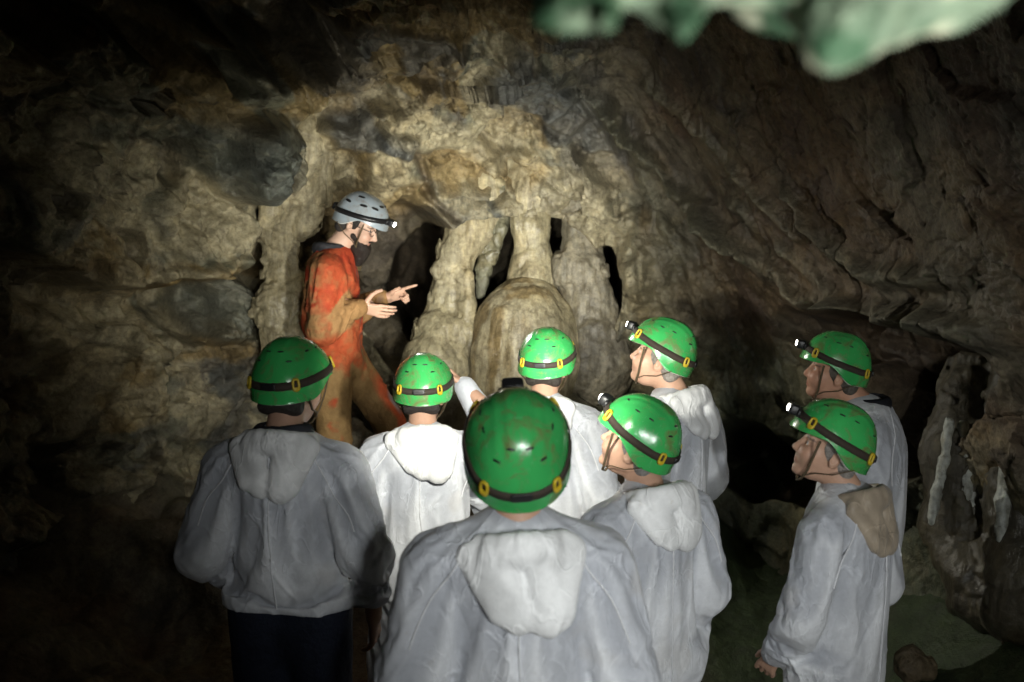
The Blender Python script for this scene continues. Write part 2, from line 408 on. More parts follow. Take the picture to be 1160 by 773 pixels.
def build_cave():
    az = np.radians(np.concatenate([np.linspace(-180, -97, 28), np.linspace(-95, 118, 1180), np.linspace(120, 180, 20)]))
    el = np.radians(np.concatenate([np.linspace(-89.9, -52, 10), np.linspace(-50, 62, 620), np.linspace(64, 89.9, 10)]))
    A, E = np.meshgrid(az, el, indexing='ij'); na, ne = A.shape
    D = np.stack([np.sin(A) * np.cos(E), np.cos(A) * np.cos(E), np.sin(E)], -1).reshape(-1, 3)
    r = r0(D); P = (CC + r[:, None] * D).astype(f4)
    X, Y, Z = P[:, 0], P[:, 1], P[:, 2]
    # broad relief
    Wp = P + 0.28 * np.stack([fbm(P * 1.4 + 5 * k, 3) for k in range(3)], 1)
    h = 0.26 * fbm(P * 0.75 + 3, 3)
    F1, F2, I1 = worley(Wp * np.array([1.5, 1.5, 1.3], f4)); lump = (1 - (F1 / 0.75) ** 2)
    h += 0.11 * np.clip(lump, -.6, 1) + 0.10 * (I1 - 0.5)
    G1, G2, I2 = worley(Wp * 4.2 + 17); rub = sst(0.1, -0.3, fbm(P * 0.6 + 40, 2))
    h += (0.022 + 0.038 * rub) * (np.clip(1 - (G1 / 0.8) ** 2, -.5, 1)) + (0.03 + 0.03 * rub) * (I2 - 0.5)
    H1, H2, I3 = worley(Wp * 10.5 + 7); h += 0.016 * np.clip(1 - (H1 / .8) ** 2, -.5, 1) * (0.15 + rub)
    rg = fbm(Wp * np.array([2.4, 2.4, 1.6], f4) + 9, 5, .55, True); h += 0.065 * rg
    Wq = P + 0.12 * np.stack([fbm(P * 3.1 + 5 * k + 60, 3) for k in range(3)], 1)
    fa = worley(Wq * 2.3 + 5, True); fb = worley(Wq * 5.6 + 25, True); fc = worley(Wq * 13 + 45, True)
    rmh = sst(0.35, 0.9, X + 0.25 * (Z - 2.4)) * sst(0.7, 1.4, Z)
    h = h * (1 - .62 * rmh) + (0.23 * fa[3] + 0.05 * fb[3] + 0.010 * fc[3]) * (1 - .78 * rmh)
    rg2 = fbm(Wq * 5.5 + 4, 4, .6, True); h += .030 * rg2 * (1 - .7 * rmh)
    h += 0.018 * fbm(P * 9 + 3, 4, .6) + 0.007 * fbm(P * 26, 3, .6)
    col = rock_colour(P)
    pale = sst(.12, .3, fbm(Wq * 1.3 + 140, 4, .6)); col = mix(col, CREAM * 1.25, .55 * pale)
    col = mix(col, DARKB * 0.9, 0.5 * sst(.10, .0, fa[1] - fa[0]) * sst(-.3, .2, fbm(P * 1.9 + 11, 2)) + .25 * sst(.08, 0, fb[1] - fb[0]))          # darker brown along the joints
    # --- features, as places on the shell
    wn = np.stack([fbm(P * 2.6 + 70 + 7 * k, 3) for k in range(3)], 1)
    def blob(px, py, wx, wy, soft=0.35, warp=0.25):
        c = hit(px, py); m = np.linalg.norm(c - CAM) / FPX
        du = (X - c[0] + warp * 0.6 * wn[:, 0]) / (wx * m); dv = (Z - c[2] + warp * 0.6 * wn[:, 2]) / (wy * m); dw = (Y - c[1]) / max(0.9, 2.5 * wx * m)
        return sst(1 + soft, 1 - soft, np.sqrt(du * du + dv * dv + dw * dw))
    pk = sst(.16, .34, fbm(Wq * np.array([1.9, 1.9, 1.5], f4) + 200, 3)) * (1 - rmh); h -= .17 * pk; col = mix(col, DARKB * 1.0, .45 * pk)  # hollow pockets, with shade mixed into their colour
    dr = fbm(np.stack([Wq[:, 0] * 5, Wq[:, 1] * 5, Wq[:, 2] * .9], 1) + 300, 3, .5, True); dm = sst(-.05, .25, fbm(P * .9 + 310, 2)) * (1 - rmh); h += .07 * dm * dr
    lowr = sst(1.15, .75, Z) * sst(.5, .9, X); h = h * (1 - .7 * lowr)
    r = r - h
    # chamber behind the columns and beside the guide, its darkness painted into the colour
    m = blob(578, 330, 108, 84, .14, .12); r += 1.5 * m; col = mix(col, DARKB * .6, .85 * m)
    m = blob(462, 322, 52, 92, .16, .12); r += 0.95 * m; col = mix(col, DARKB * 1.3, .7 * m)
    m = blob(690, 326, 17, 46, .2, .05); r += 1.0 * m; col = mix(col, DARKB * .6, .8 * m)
    # lip and arch above the columns, bulging in
    lip = hits([(425, 150), (440, 200), (500, 228), (560, 240), (605, 225), (650, 215), (690, 240), (725, 290), (745, 370)]); d, _ = poly_dist(P, lip)
    r -= 0.34 * np.exp(-(d / 0.30) ** 2) * (1 + 0.6 * fbm(P * 4 + 2, 3)); col = mix(col, CREAM * .95, .45 * np.exp(-(d / .33) ** 2) * sst(-.3, .2, fbm(P * 3 + 8, 3)))
    for q in ([(540, 140), (556, 158), (574, 172), (590, 196)], [(470, 205), (488, 222), (512, 240)], [(455, 150), (470, 172), (476, 205)]):
        d, _ = poly_dist(P + 0.05 * wn, hits(q)); r += 0.10 * np.exp(-(d / 0.035) ** 2); col = mix(col, DARKB, .7 * np.exp(-(d / .045) ** 2))
    # grey limestone band over the arch, blue grey patches
    for (px, py, a, b_, am) in ((600, 78, 46, 24, .8), (655, 108, 40, 26, .8), (700, 140, 26, 22, .7), (395, 150, 34, 20, .8), (440, 152, 22, 20, .85), (1025, 390, 34, 30, .5), (470, 45, 60, 16, .7), (380, 60, 50, 40, .5)):
        m = blob(px, py, a, b_, .25, .3); r -= 0.10 * m; col = mix(col, DGREY * 1.25, am * m)
    for (px, py, a, b_, am) in ((520, 185, 40, 22, .7), (440, 225, 40, 28, .6), (215, 310, 50, 22, .7), (395, 215, 30, 30, .6), (590, 175, 30, 18, .6), (770, 340, 40, 60, .5)):
        m = blob(px, py, a, b_, .4, .4); col = mix(col, OCHRE * 1.05, am * m)
    for (px, py, a, b_, am) in ((225, 240, 44, 28, 1.0), (345, 190, 22, 50, .7), (120, 345, 30, 20, 1.0), (180, 300, 30, 14, .8), (150, 440, 22, 24, .7), (230, 470, 30, 20, .6), (490, 130, 60, 30, .6), (420, 205, 30, 20, .6), (160, 370, 20, 26, .5), (560, 140, 60, 30, .5)):
        m = blob(px, py, a, b_, .4, .4); r -= 0.05 * m; col = mix(col, CREAM * 1.15, am * m)
    m = blob(262, 300, 60, 16, .4, .2); r -= .12 * m
    for (px, py, a, b_, am, sf) in ((288, 176, 42, 46, .26, .16), (255, 165, 44, 40, .16, .3), (262, 192, 34, 30, .14, .2)):
        m = blob(px, py, a, b_, sf, .12); r -= am * m; col = mix(col, DGREY * 1.0 + GREEN * .25, .55 * m)
    m = blob(256, 352, 30, 36, .14, .08); r -= .24 * m; col = mix(col, C3(.23, .24, .20), .7 * m); m = blob(246, 366, 18, 20, .4, .1); r -= .07 * m
    # left overhanging shelf
    e = hits([(-80, 250), (0, 290), (60, 318), (120, 328), (200, 326), (255, 318), (300, 290)]); o = np.argsort(e[:, 0]); ez = np.interp(X, e[o, 0], e[o, 2])
    g = sst(-3.9, -3.2, X) * sst(-1.25, -1.7, X) * sst(3.0, 3.8, Y); up = Z - ez - 0.05 * wn[:, 1]
    r -= g * (0.34 * sst(-0.015, 0.05, up) * np.exp(-(np.maximum(up, 0) / 0.55) ** 2)); r += g * 0.18 * np.exp(-((up + 0.10) / 0.12) ** 2)
    # hollow dug to hold the shadow beside the pale boulder; others behind the guide
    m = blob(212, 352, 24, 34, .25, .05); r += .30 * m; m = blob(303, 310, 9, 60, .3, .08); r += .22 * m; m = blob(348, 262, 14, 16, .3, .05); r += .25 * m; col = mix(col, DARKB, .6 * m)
    # recess dug into the upper left so that it stays unlit
    m = blob(190, 10, 150, 46, .3, .4); r += 1.1 * m
    # right hand ceiling slab: parallel ledges running down to the right
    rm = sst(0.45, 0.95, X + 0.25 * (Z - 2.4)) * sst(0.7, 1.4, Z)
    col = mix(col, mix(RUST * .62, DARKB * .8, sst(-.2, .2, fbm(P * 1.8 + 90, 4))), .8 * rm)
    for q, w, am in (([(690, 105), (712, 150), (760, 205), (800, 235), (850, 268)], .07, .16), ([(838, 238), (880, 268), (930, 300), (975, 345)], .06, .14), ([(770, 215), (830, 262), (880, 300), (930, 335), (1000, 352), (1160, 380)], .08, .20), ([(905, 220), (950, 262), (1000, 300), (1110, 318)], .06, .12), ([(740, 90), (800, 140), (830, 190), (900, 250)], .06, .10), ([(640, 60), (690, 120), (730, 200), (770, 260)], .08, .10)):
        d, t = poly_dist(P + 0.10 * wn, hits(q)); k = np.exp(-(d / w) ** 2) * (1 + .7 * fbm(P * 7, 3)); r -= am * k; col = mix(col, OLIVE * .95, .5 * np.clip(k, 0, 1))
    h2 = 0
    st = fbm(np.stack([(X * .52 + Y * -.62 + Z * .6) * 1.1, (X * .7 + Z * .5) * 7, (Y * .8 + Z) * 3], 1), 4); r -= 0.045 * rm * st; col = mix(col, GREEN * .6, .6 * lowr)
    # fluted curtain wall right of the columns
    fm = blob(760, 330, 62, 90, .5, .2); r -= fm * (0.12 + 0.07 * fbm(np.stack([X * 9, Y * 9, Z * 1.8], 1), 3)); col = mix(col, OLIVE * .9, .4 * fm)
    # low passages on the right, wall colour darkened inside to read as unlit
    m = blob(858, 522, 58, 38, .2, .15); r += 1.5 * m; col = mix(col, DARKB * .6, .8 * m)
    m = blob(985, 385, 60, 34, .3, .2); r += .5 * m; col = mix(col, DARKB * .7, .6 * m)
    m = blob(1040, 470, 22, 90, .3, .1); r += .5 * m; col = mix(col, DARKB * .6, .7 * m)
    m = blob(860, 450, 70, 70, .5, .3); col = mix(col, GREEN * .7, .5 * m)
    low = sst(1.2, 0.2, Z) * sst(-.6, -1.4, X); col = mix(col, col * .75 + DARKB * .15, low)  # lower left wall colour darkens downward in place of light falloff
    V = CC + r[:, None] * D
    i = np.arange(na - 1)[:, None] * ne + np.arange(ne - 1)[None]; F = np.stack([i, i + 1, i + ne + 1, i + ne], -1).reshape(-1, 4)
    # close the seam behind the camera
    j = np.arange(ne - 1); F = np.concatenate([F, np.stack([(na-1)*ne + j, (na-1)*ne + j + 1, j + 1, j], -1)])
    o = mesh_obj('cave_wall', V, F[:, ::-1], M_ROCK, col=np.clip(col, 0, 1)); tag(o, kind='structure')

def build_floor():
    xs = np.concatenate([np.linspace(-5, -2.5, 20), np.linspace(-2.4, 2.9, 420), np.linspace(3, 5, 14)]); ys = np.concatenate([np.linspace(-5, 1.8, 30), np.linspace(1.9, 7.0, 400), np.linspace(7.1, 9, 10)])
    A, B = np.meshgrid(xs, ys, indexing='ij'); P = np.stack([A.ravel(), B.ravel(), np.zeros(A.size)], 1).astype(f4)
    z = floor_z(P[:, 0], P[:, 1]); P[:, 2] = z
    F1, F2, I = worley(P * 2.6 + 3); G1, G2, I2 = worley(P * 7 + 9)
    rk = sst(4.6, 5.4, P[:, 1]) + sst(-1.3, -2.0, P[:, 0]); rk = np.clip(rk * sst(1.3, .8, P[:, 0]), 0.10, 1)
    z = z + rk * (0.09 * np.clip(1 - (F1 / .7) ** 2, -.3, 1) + .05 * np.clip(1 - (G1 / .8) ** 2, -.3, 1)) + 0.06 * fbm(P * 1.6 + 4, 4) + .02 * fbm(P * 8, 4, .6)
    col = mix(rock_colour(P, 3.0) * .7, DARKB * .9, .55); col = mix(col, RUST * .8, .6 * sst(-.1, .2, fbm(P * 1.3 + 6, 3))); col = mix(col, GREEN * C3(.30, .42, .26), .92 * sst(.55, 1.1, P[:, 0]) * sst(-.5, -.1, fbm(P * 1.5 + 60, 3)))
    col = mix(col, OLIVE * .9, .6 * sst(5.3, 5.9, P[:, 1]) * sst(1.2, .6, P[:, 0]))
    P[:, 2] = z; na, ne = A.shape
    i = np.arange(na - 1)[:, None] * ne + np.arange(ne - 1)[None]; F = np.stack([i, i + ne, i + ne + 1, i + 1], -1).reshape(-1, 4)
    tag(mesh_obj('cave_floor', P, F, M_FLOOR, col=np.clip(col, 0, 1)), kind='structure')

def rock_thing(name, chain, label, cat, h=0.014, disp=0.03, flute=0.0, colr=None, mat=None, k=0.06, group=None, fs=1.0, streak=None, cm=.72):
    """chain: list of branches; a branch = [(px, py, radius px, depth), ...]"""
    pr = []
    for br in chain:
        q = [(at(x, y, d), r * d / FPX) for x, y, r, d in br]
        if len(q) == 1: pr.append(ell(q[0][0], (q[0][1],) * 3, k))
        for (a, ra), (b, rb) in zip(q, q[1:]): pr.append(cone(a, b, ra, rb, k))
    def dd(P):
        Q = P + .05 / fs * np.stack([fbm(P * 7 * fs + k * 9, 2) for k in range(3)], 1); fq = worley(Q * 7 * fs + 31, True)
        o = -disp * .7 * fq[3] + .8 * disp * (-1.0 * fbm(P * 4 * fs + 11, 4, .55) - .9 * (fbm(P * 2.2 * fs + 4, 3, .5, True) - .2)) - disp * .25 * fbm(P * 22 * fs, 2)
        G1, _, I = worley(P * 6.5 * fs + 2); o += disp * .5 * (np.clip((G1 / .8) ** 2 - .4, -.4, .8)) - disp * .4 * (I - .5)
        if flute: o += flute * fbm(np.stack([P[:, 0] * 16, P[:, 1] * 16, P[:, 2] * 1.6], 1), 3)
        return o
    V, F = sdf_mesh(pr, h, dd, pad=0.1)
    base = V.mean(0); base[2] = V[:, 2].min()
    c = rock_colour(V, 1.7)
    if colr is not None: c = mix(c, np.broadcast_to(colr, c.shape), cm)
    if streak is not None:
        s = fbm(np.stack([V[:, 0] * 11, V[:, 1] * 11, V[:, 2] * .9], 1) + 3, 3); c = mix(c, np.broadcast_to(streak, c.shape), .75 * sst(-.05, .25, s))
    o = mesh_obj(name, V - base, F, mat or M_ROCK, col=np.clip(c, 0, 1)); o.location = tuple(map(float, base))
    return tag(o, label, cat, group, 'thing')

def build_formations():
    D = 6.4
    rock_thing('limestone_column', [[(548, 225, 40, D + .12), (535, 255, 26, D), (516, 292, 21, D - .03), (511, 320, 19, D), (506, 350, 23, D), (499, 380, 31, D - .05), (496, 416, 42, D - .1)], [(527, 315, 12, D - .08), (528, 345, 10, D - .1), (530, 378, 13, D - .12), (526, 400, 14, D - .12)], [(498, 306, 12, D - .1)]],
               'leaning limestone column with a bulging shoulder, nearest to the guide', 'rock column', .011, .024, .016, CREAM * 1.0, M_FLOW, .04)
    rock_thing('hanging_stalactite', [[(566, 225, 30, D + .1), (556, 275, 13, D + .05), (548, 305, 10, D), (545, 332, 6, D)], [(566, 262, 9, D - .02), (563, 285, 5, D - .03)]], 'thin ragged stalactite hanging between the leaning column and the slim column', 'stalactite', .010, .026, .014, OLIVE, M_FLOW, .03)
    rock_thing('limestone_column', [[(596, 182, 46, D + .18), (600, 218, 31, D + .04), (602, 258, 20, D - .02), (602, 292, 21, D), (603, 318, 29, D)], [(590, 240, 10, D - .06), (592, 290, 8, D - .08)]],
               'slim straight limestone column standing on the rounded dome', 'rock column', .011, .020, .016, CREAM * 1.0, M_FLOW, .04)
    rock_thing('flowstone_dome', [[(599, 350, 38, D - .05), (594, 374, 55, D - .1), (590, 430, 60, D - .12)], [(572, 364, 30, D - .12), (560, 400, 26, D - .22)], [(624, 366, 28, D - .1), (632, 410, 28, D - .15)]],
               'broad rounded flowstone dome with brown and cream vertical streaks', 'flowstone', .011, .009, .012, CREAM * 1.05, M_FLOW, .06, streak=OCHRE * .7)
    rock_thing('limestone_column', [[(652, 190, 36, D + .14), (657, 232, 20, D + .02), (658, 270, 23, D), (656, 302, 28, D - .03), (666, 345, 30, D - .02), (674, 412, 46, D)], [(641, 300, 15, D - .12), (640, 314, 15, D - .12)], [(672, 300, 14, D - .1), (680, 345, 14, D - .1)]],
               'thick grey limestone column with a knob, right of the slim column', 'rock column', .011, .024, .016, GREYB * 1.3, M_FLOW, .04)
    rock_thing('flowstone_drapery', [[(352, 128, 9, 5.92), (343, 165, 29, 5.93), (327, 212, 30, 5.98), (312, 250, 17, 6.02), (322, 298, 15, 6.08), (315, 350, 22, 6.06), (322, 412, 24, 6.08)], [(334, 158, 7, 5.80), (318, 205, 8, 5.80), (306, 240, 8, 5.86), (300, 268, 6, 5.93)], [(364, 182, 16, 5.95), (354, 226, 20, 6.0), (342, 262, 12, 6.02)], [(338, 320, 10, 6.02), (330, 385, 14, 6.0)]],
               'pale flowstone drapery running down the wall behind the guide', 'flowstone', .012, .042, .020, CREAM * 1.2, M_FLOW, .035, cm=.85)
    rock_thing('wall_boulder', [[(398, 222, 28, 6.3), (385, 250, 24, 6.28)], [(372, 232, 16, 6.25)]], 'rounded brown boulder in the wall just behind the grey helmet', 'boulder', .012, .034, 0, OCHRE * .8, M_ROCK, .05)
    fc_ = rock_thing('flowstone_curtain', [[(1108, 425, 36, 4.78), (1088, 510, 40, 4.62), (1084, 590, 36, 4.58), (1120, 670, 44, 4.4)], [(1178, 440, 52, 4.45), (1172, 560, 52, 4.3), (1165, 680, 52, 4.2)], [(1120, 560, 40, 4.6)]],
               'wet flowstone curtain with white calcite ribs at the lower right wall', 'flowstone', .012, .026, .014, DARKB * .55 + GREEN * .1, M_FLOW, .05, cm=.9)
    for pts in ([(1076, 478, 5), (1070, 520, 6), (1060, 560, 6), (1055, 592, 4)], [(1090, 482, 5), (1096, 520, 8), (1092, 555, 8), (1082, 582, 5)], [(1107, 485, 5), (1113, 520, 8), (1108, 552, 8), (1098, 575, 5)], [(1124, 515, 4), (1124, 545, 5)], [(1150, 470, 9), (1146, 520, 11), (1138, 570, 9), (1132, 610, 6)], [(1118, 625, 6), (1112, 642, 5)]):
        dp = 4.47 if pts[0][0] < 1130 else 4.19
        r_ = rock_thing('calcite_rib', [[(x, y, r, dp) for x, y, r in pts]], None, None, .008, .010, .006, C3(.50, .53, .50), M_FLOW, .02, fs=2.5, cm=.9)
        del r_['kind']; l_ = r_.location - fc_.location; r_.parent = fc_; r_.location = l_
    # rock hanging from the roof right in front of the lens
    d = 0.64
    rock_thing('overhanging_rock', [[(1000, -60, 130, d), (960, 20, 48, d - .02), (945, 50, 24, d - .02)], [(1000, -60, 120, d), (1080, -20, 50, d), (1120, -60, 60, d)], [(1000, -80, 110, d + .02), (860, -50, 50, d), (770, -18, 38, d), (700, -52, 50, d)], [(700, -48, 40, d), (658, 4, 20, d), (642, 26, 12, d)], [(655, -14, 22, d), (622, 10, 15, d), (612, 22, 8, d)], [(690, -10, 14, d), (688, 30, 7, d - .02)], [(770, -15, 30, d), (776, 32, 11, d - .02)],
               [(950, -120, 160, d + .05), (1000, -420, 230, .80), (1010, -800, 300, 0.95)]], 'green grey rock hanging close overhead at the top right corner', 'rock', .007, .008, 0, C3(.20, .31, .20), M_ROCK, .02, fs=4.0, cm=.9)
    fr = bpy.data.objects['overhanging_rock']; me = fr.data; n = len(me.vertices); cv = np.empty(n * 3, f4); me.vertices.foreach_get('co', cv); cv = cv.reshape(-1, 3)
    pq = fbm(cv * 16 + 3, 4, .6); cc = mix(np.broadcast_to(C3(.045, .12, .065), cv.shape), C3(.22, .31, .23), sst(-.12, .2, pq)); cc = mix(cc, C3(.66, .70, .55), .9 * sst(.2, .34, fbm(cv * 38 + 50, 3)))  # pale flecks are blown highlights painted into the rock colour
    c4 = np.ones((n, 4), f4); c4[:, :3] = cc; me.attributes['col'].data.foreach_set('color', c4.ravel())
    for (px, py, d, r, lab) in ((1032, 752, 4.3, 20, 'small dark stone on the floor at the lower right corner'), (400, 492, 5.6, 16, 'muddy stone between the boots of the guide')):
        rock_thing('loose_stone', [[(px, py, r, d), (px + r * .7, py + r * .3, r * .7, d)]], lab, 'stone', .009, .016, 0, DARKB * 1.1, M_ROCK, .03, fs=2)

build_cave(); build_floor(); build_formations()

# ================================================================== PEOPLE
def helmet_surf(th, t, off=0.0, guide=False):
    """th: 0 = front, ccw seen from above; t: 0 rim .. 1 apex"""
    a, b = 0.148 + off, 0.123 + off
    back = np.abs((th + np.pi) % (2 * np.pi) - np.pi)
    zr = 0.040 - 0.062 * sst(math.radians(72), math.radians(118), back) - 0.006 * np.cos(back * 2)
    ztop = 0.168 + off
    s = np.sin(t * np.pi / 2); s = np.sign(s) * np.abs(s) ** 1.12; c = np.maximum(np.cos(t * np.pi / 2), 0) ** 0.78
    ex = 2.25; cx, sx = np.cos(th), np.sin(th); k = (np.abs(cx) ** ex + np.abs(sx) ** ex) ** (-1 / ex)
    z = zr + (ztop - zr) * s
    inn = 1.0 - 0.06 * sst(.30, 0.0, t) * sst(math.radians(95), math.radians(140), back)
    y = a * k * cx * c * inn; x = -b * k * sx * c * inn
    if guide is False:
        w = np.abs(x); z = z + 0.004 * sst(.034, .026, w) * sst(.35, .5, t) - 0.003 * sst(.055, .06, w) * sst(.4, .6, t)
    return np.stack([x, y + 0.004 - 0.010 * s, z], -1)
def helmet_build(parent, mat, lamp_lens, guide=False, lit=True, vents=True):
    nt_, ns = 30, 88
    th = np.linspace(0, 2 * np.pi, ns, endpoint=False); t = np.concatenate([[0, .012], np.linspace(.03, .985, nt_ - 2)])
    T, TH = np.meshgrid(t, th, indexing='ij'); V = helmet_surf(TH, T, guide=guide)
    V[0] += (V[0] - V[0].mean(0)) * .012; lipz = V[0].copy()
    inner = helmet_surf(TH, T, -0.006); V = V.reshape(-1, 3); Vi = inner.reshape(-1, 3)
    F = []; n = len(V)
    for i in range(nt_ - 1):
        for j in range(ns):
            k = (j + 1) % ns; F.append((i*ns+j, i*ns+k, (i+1)*ns+k, (i+1)*ns+j))
    Fi = [(a + n, d + n, c + n, b + n) for a, b, c, d in F]
    F = F + Fi + [(j, j + n, (j+1) % ns + n, (j+1) % ns) for j in range(ns)]
    F = F + [tuple((nt_-1)*ns + j for j in range(ns))]
    mi = [0] * len(F); Vall = [V, Vi]; off = 2 * n
    def add(Vx, Fx, m):
        nonlocal off
        Vall.append(Vx); F.extend([tuple(int(q) + off for q in f) for f in Fx]); mi.extend([m] * len(Fx)); off += len(Vx)
    def frame(thd, t_, o):
        th_ = math.radians(thd); p = helmet_surf(np.array(th_), np.array(t_), o, guide); p1 = helmet_surf(np.array(th_ + .05), np.array(t_), o, guide); p2 = helmet_surf(np.array(th_), np.array(t_ + .03), o, guide)
        u = (p1 - p); u /= np.linalg.norm(u); v = p2 - p; v -= u * (v @ u); v /= np.linalg.norm(v); w = np.cross(u, v)
        return p, np.stack([u, v, w], 1)
    vl = [(35, .62), (-35, .62), (75, .58), (-75, .58), (105, .62), (-105, .62), (148, .5), (-148, .5), (165, .62), (-165, .62)]
    if guide: vl = [(80, .45), (-80, .45), (50, .5), (-50, .5), (125, .48), (-125, .48), (20, .62), (-20, .62), (100, .7), (-100, .7)]
    for a, t_ in vl:
        p, R = frame(a, t_, -0.001); s = (0.040, 0.015, 0.006) if guide else (0.020, 0.0065, 0.005)
        add(*rbox(p, s, .8, R), 1)
    h = mesh_obj('helmet', np.concatenate(Vall), F, [mat, M_BLACK], parent, midx=mi)
    # headlamp strap
    tt_ = np.linspace(.04, .7, 60)
    def bt(th_, dz=0.0):
        th_ = np.atleast_1d(th_); G = helmet_surf(th_[:, None] + 0 * tt_[None], tt_[None] + 0 * th_[:, None], 0, guide)
        e = G[..., 2] - (.056 + .030 * G[..., 1] / .148 + dz); out = np.array([np.interp(0, e[i], tt_) for i in range(len(th_))])
        return out if len(out) > 1 else float(out[0])
    S, Fb = [], []
    tb = np.linspace(0, 2 * np.pi, 80, endpoint=False)
    for o_, w_ in ((.0015, -.0125), (.0045, -.0125), (.0045, .0125), (.0015, .0125)): S.append(helmet_surf(tb, bt(tb, w_), o_, guide))
    S = np.stack(S, 1).reshape(-1, 3)
    for j in range(80):
        k = (j + 1) % 80
        for q in range(4): Fb.append((j*4+q, k*4+q, k*4+(q+1) % 4, j*4+(q+1) % 4))
    mesh_obj('lamp_strap', S, Fb, M_STRAP if not guide else M_BLACK, h)
    if not guide:
        for a in (48, -48, 140, -140):
            p, R = frame(a, float(bt(math.radians(a))), .006)
            ring = [p + R @ np.array((math.copysign(abs(math.cos(q)) ** .6, math.cos(q)) * .0092, math.copysign(abs(math.sin(q)) ** .6, math.sin(q)) * .0175, 0)) for q in np.linspace(0, 2 * np.pi, 16, endpoint=False)]
            V1, F1 = tube(ring, .0044, 6, True); V2, F2 = rbox(p + R @ np.array((0, -.013, .001)), (.019, .012, .008), .5, R)
            mesh_obj('strap_clip', np.concatenate([V1, V2]), np.concatenate([F1, F2 + len(V1)]), M_YELLOW, h)
        p, R = frame(180, float(bt(math.pi)), .004); V1, F1 = rbox(p, (.05, .022, .008), .35, R); mesh_obj('strap_buckle', V1, F1, M_BLACK, h)
    # headlamp
    p, R = frame(0, bt(0.0), .002); q = p + np.array((0, .020, .002))
    V1, F1 = rbox(q, (.054, .036, .036), .38); V2, F2 = rbox(p + np.array((0, .004, -.002)), (.075, .012, .03), .4); V3, F3 = rbox(q + np.array((0, .0185, .0)), (.026, .009, .024), .75)
    V = np.concatenate([V1, V2, V3]); F = np.concatenate([F1, F2 + len(V1), F3 + len(V1) + len(V2)])
    mi = [0] * (len(F1) + len(F2)) + [1] * len(F3)
    mesh_obj('headlamp', V, F, [M_BLACK, lamp_lens], h, midx=mi)
    if guide:
        p, R = frame(180, bt(math.pi), .008); V1, F1 = rbox(p, (.06, .04, .025), .4, R); mesh_obj('battery_pack', V1, F1, M_BLACK, h)
    # chin strap: two branches per side meeting under the jaw
    P_ = []
    for sgn in (-1, 1):
        P_.append(tube([(sgn * .105, .060, .035), (sgn * .088, .058, -.03), (sgn * .072, .055, -.075), (sgn * .045, .058, -.118), (0, .062, -.135)], .0048, 6, flat=.5))
        P_.append(tube([(sgn * .105, -.075, -.015), (sgn * .086, -.02, -.06), (sgn * .074, .03, -.078), (sgn * .060, .056, -.100)], .0042, 6, flat=.5))
    V = np.concatenate([p[0] for p in P_]); o = 0; FF = []
    for p in P_: FF.append(p[1] + o); o += len(p[0])
    mesh_obj('chin_strap', V, np.concatenate(FF), M_WEB, h)
    # foam liner showing under the rim
    T, TH = np.meshgrid(np.array([-.03, .1, .3]), th, indexing='ij'); Vl = helmet_surf(TH, T, -.012)
    Vl[0, :, 2] += 0.002; Vl = Vl.reshape(-1, 3); Fl = [(i*ns+j, i*ns+(j+1) % ns, (i+1)*ns+(j+1) % ns, (i+1)*ns+j) for i in range(2) for j in range(ns)]
    mesh_obj('liner', Vl, Fl, M_LINER, h)
    return h

def head_mesh(skin, var=(0, 0, 0), neck_end=(0, -.050, -.20), brow=C3(.05, .04, .03), female=False, h=0.0042, age=0.0):
    nz, ch, jw = var
    pr = [ell((0, -.012, .030), (.076, .096, .088), .02), ell((0, .028, -.038), (.061, .068, .074), .03), ell((0, .035, -.080), (.047 + jw, .052 + jw * .5, .045 + jw), .03), ell((0, .077 + ch, -.104 - ch * .5), (.021, .016, .016), .025),
          cone((-.040, .070, -.035), (.040, .070, -.035), .030, .030, .03), cone((0, .092, .012), (0, .113 + nz, -.030 - nz * .6), .0075, .0115, .012), ell((0, .113 + nz, -.034 - nz * .6), (.0125, .012, .010), .008), ell((.011, .102, -.037), (.008, .010, .007), .008), ell((-.011, .102, -.037), (.008, .010, .007), .008),
          cone((-.036, .080, .022), (.036, .080, .022), .010, .010, .018), ell((0, .094, -.065), (.021, .010, .0055), .006), ell((0, .092, -.076), (.018, .010, .006), .006)]
    for s in (-1, 1):
        pr.append(ell((s * .031, .094, .002), (.015, .012, .010), .014, None, True)); pr.append(ell((s * .031, .076, .001), (.014, .013, .012), .005))
        pr.append(ell((s * .079, -.014, -.014), (.009, .020, .031), .008, np.array(Euler((.15, 0, -s * .35)).to_matrix())))
        pr.append(ell((s * .086, -.008, -.010), (.005, .011, .017), .006, None, True))
    pr.append(cone((0, -.020, -.045), neck_end, .056, .062, .03))
    pr.append(cone((-.018, .098, -.0705), (.018, .098, -.0705), .0016, .0016, .003, None, True))
    V, F = sdf_mesh(pr, h, None, .02)
    col = np.broadcast_to(skin, V.shape).copy(); x, y, z = V.T
    lip = sst(.006, .0, np.abs(z + .0705) - .006) * sst(.024, .018, np.abs(x)) * (y > .085); col = mix(col, skin * C3(.8, .5, .5), .7 * lip)
    eye = (((np.abs(x) - .031) / .0125) ** 2 + ((z - .001) / .006) ** 2 < 1) & (y > .07); col[eye] = C3(.35, .33, .31); pup = (((np.abs(x) - .031) / .006) ** 2 + ((z - .001) / .006) ** 2 < 1) & (y > .07); col[pup] = C3(.03, .02, .015)
    br = sst(1.1, .8, np.sqrt(((np.abs(x) - .032) / .021) ** 2 + ((z - .021 + .15 * (np.abs(x) - .032)) / .0055) ** 2)) * (y > .06); col = mix(col, brow, .75 * br)
    chk = np.exp(-(((np.abs(x) - .042) / .022) ** 2 + ((z + .03) / .02) ** 2)) * (y > .05); col = mix(col, skin * C3(1.05, .72, .68), .5 * chk)
    return V, F, col

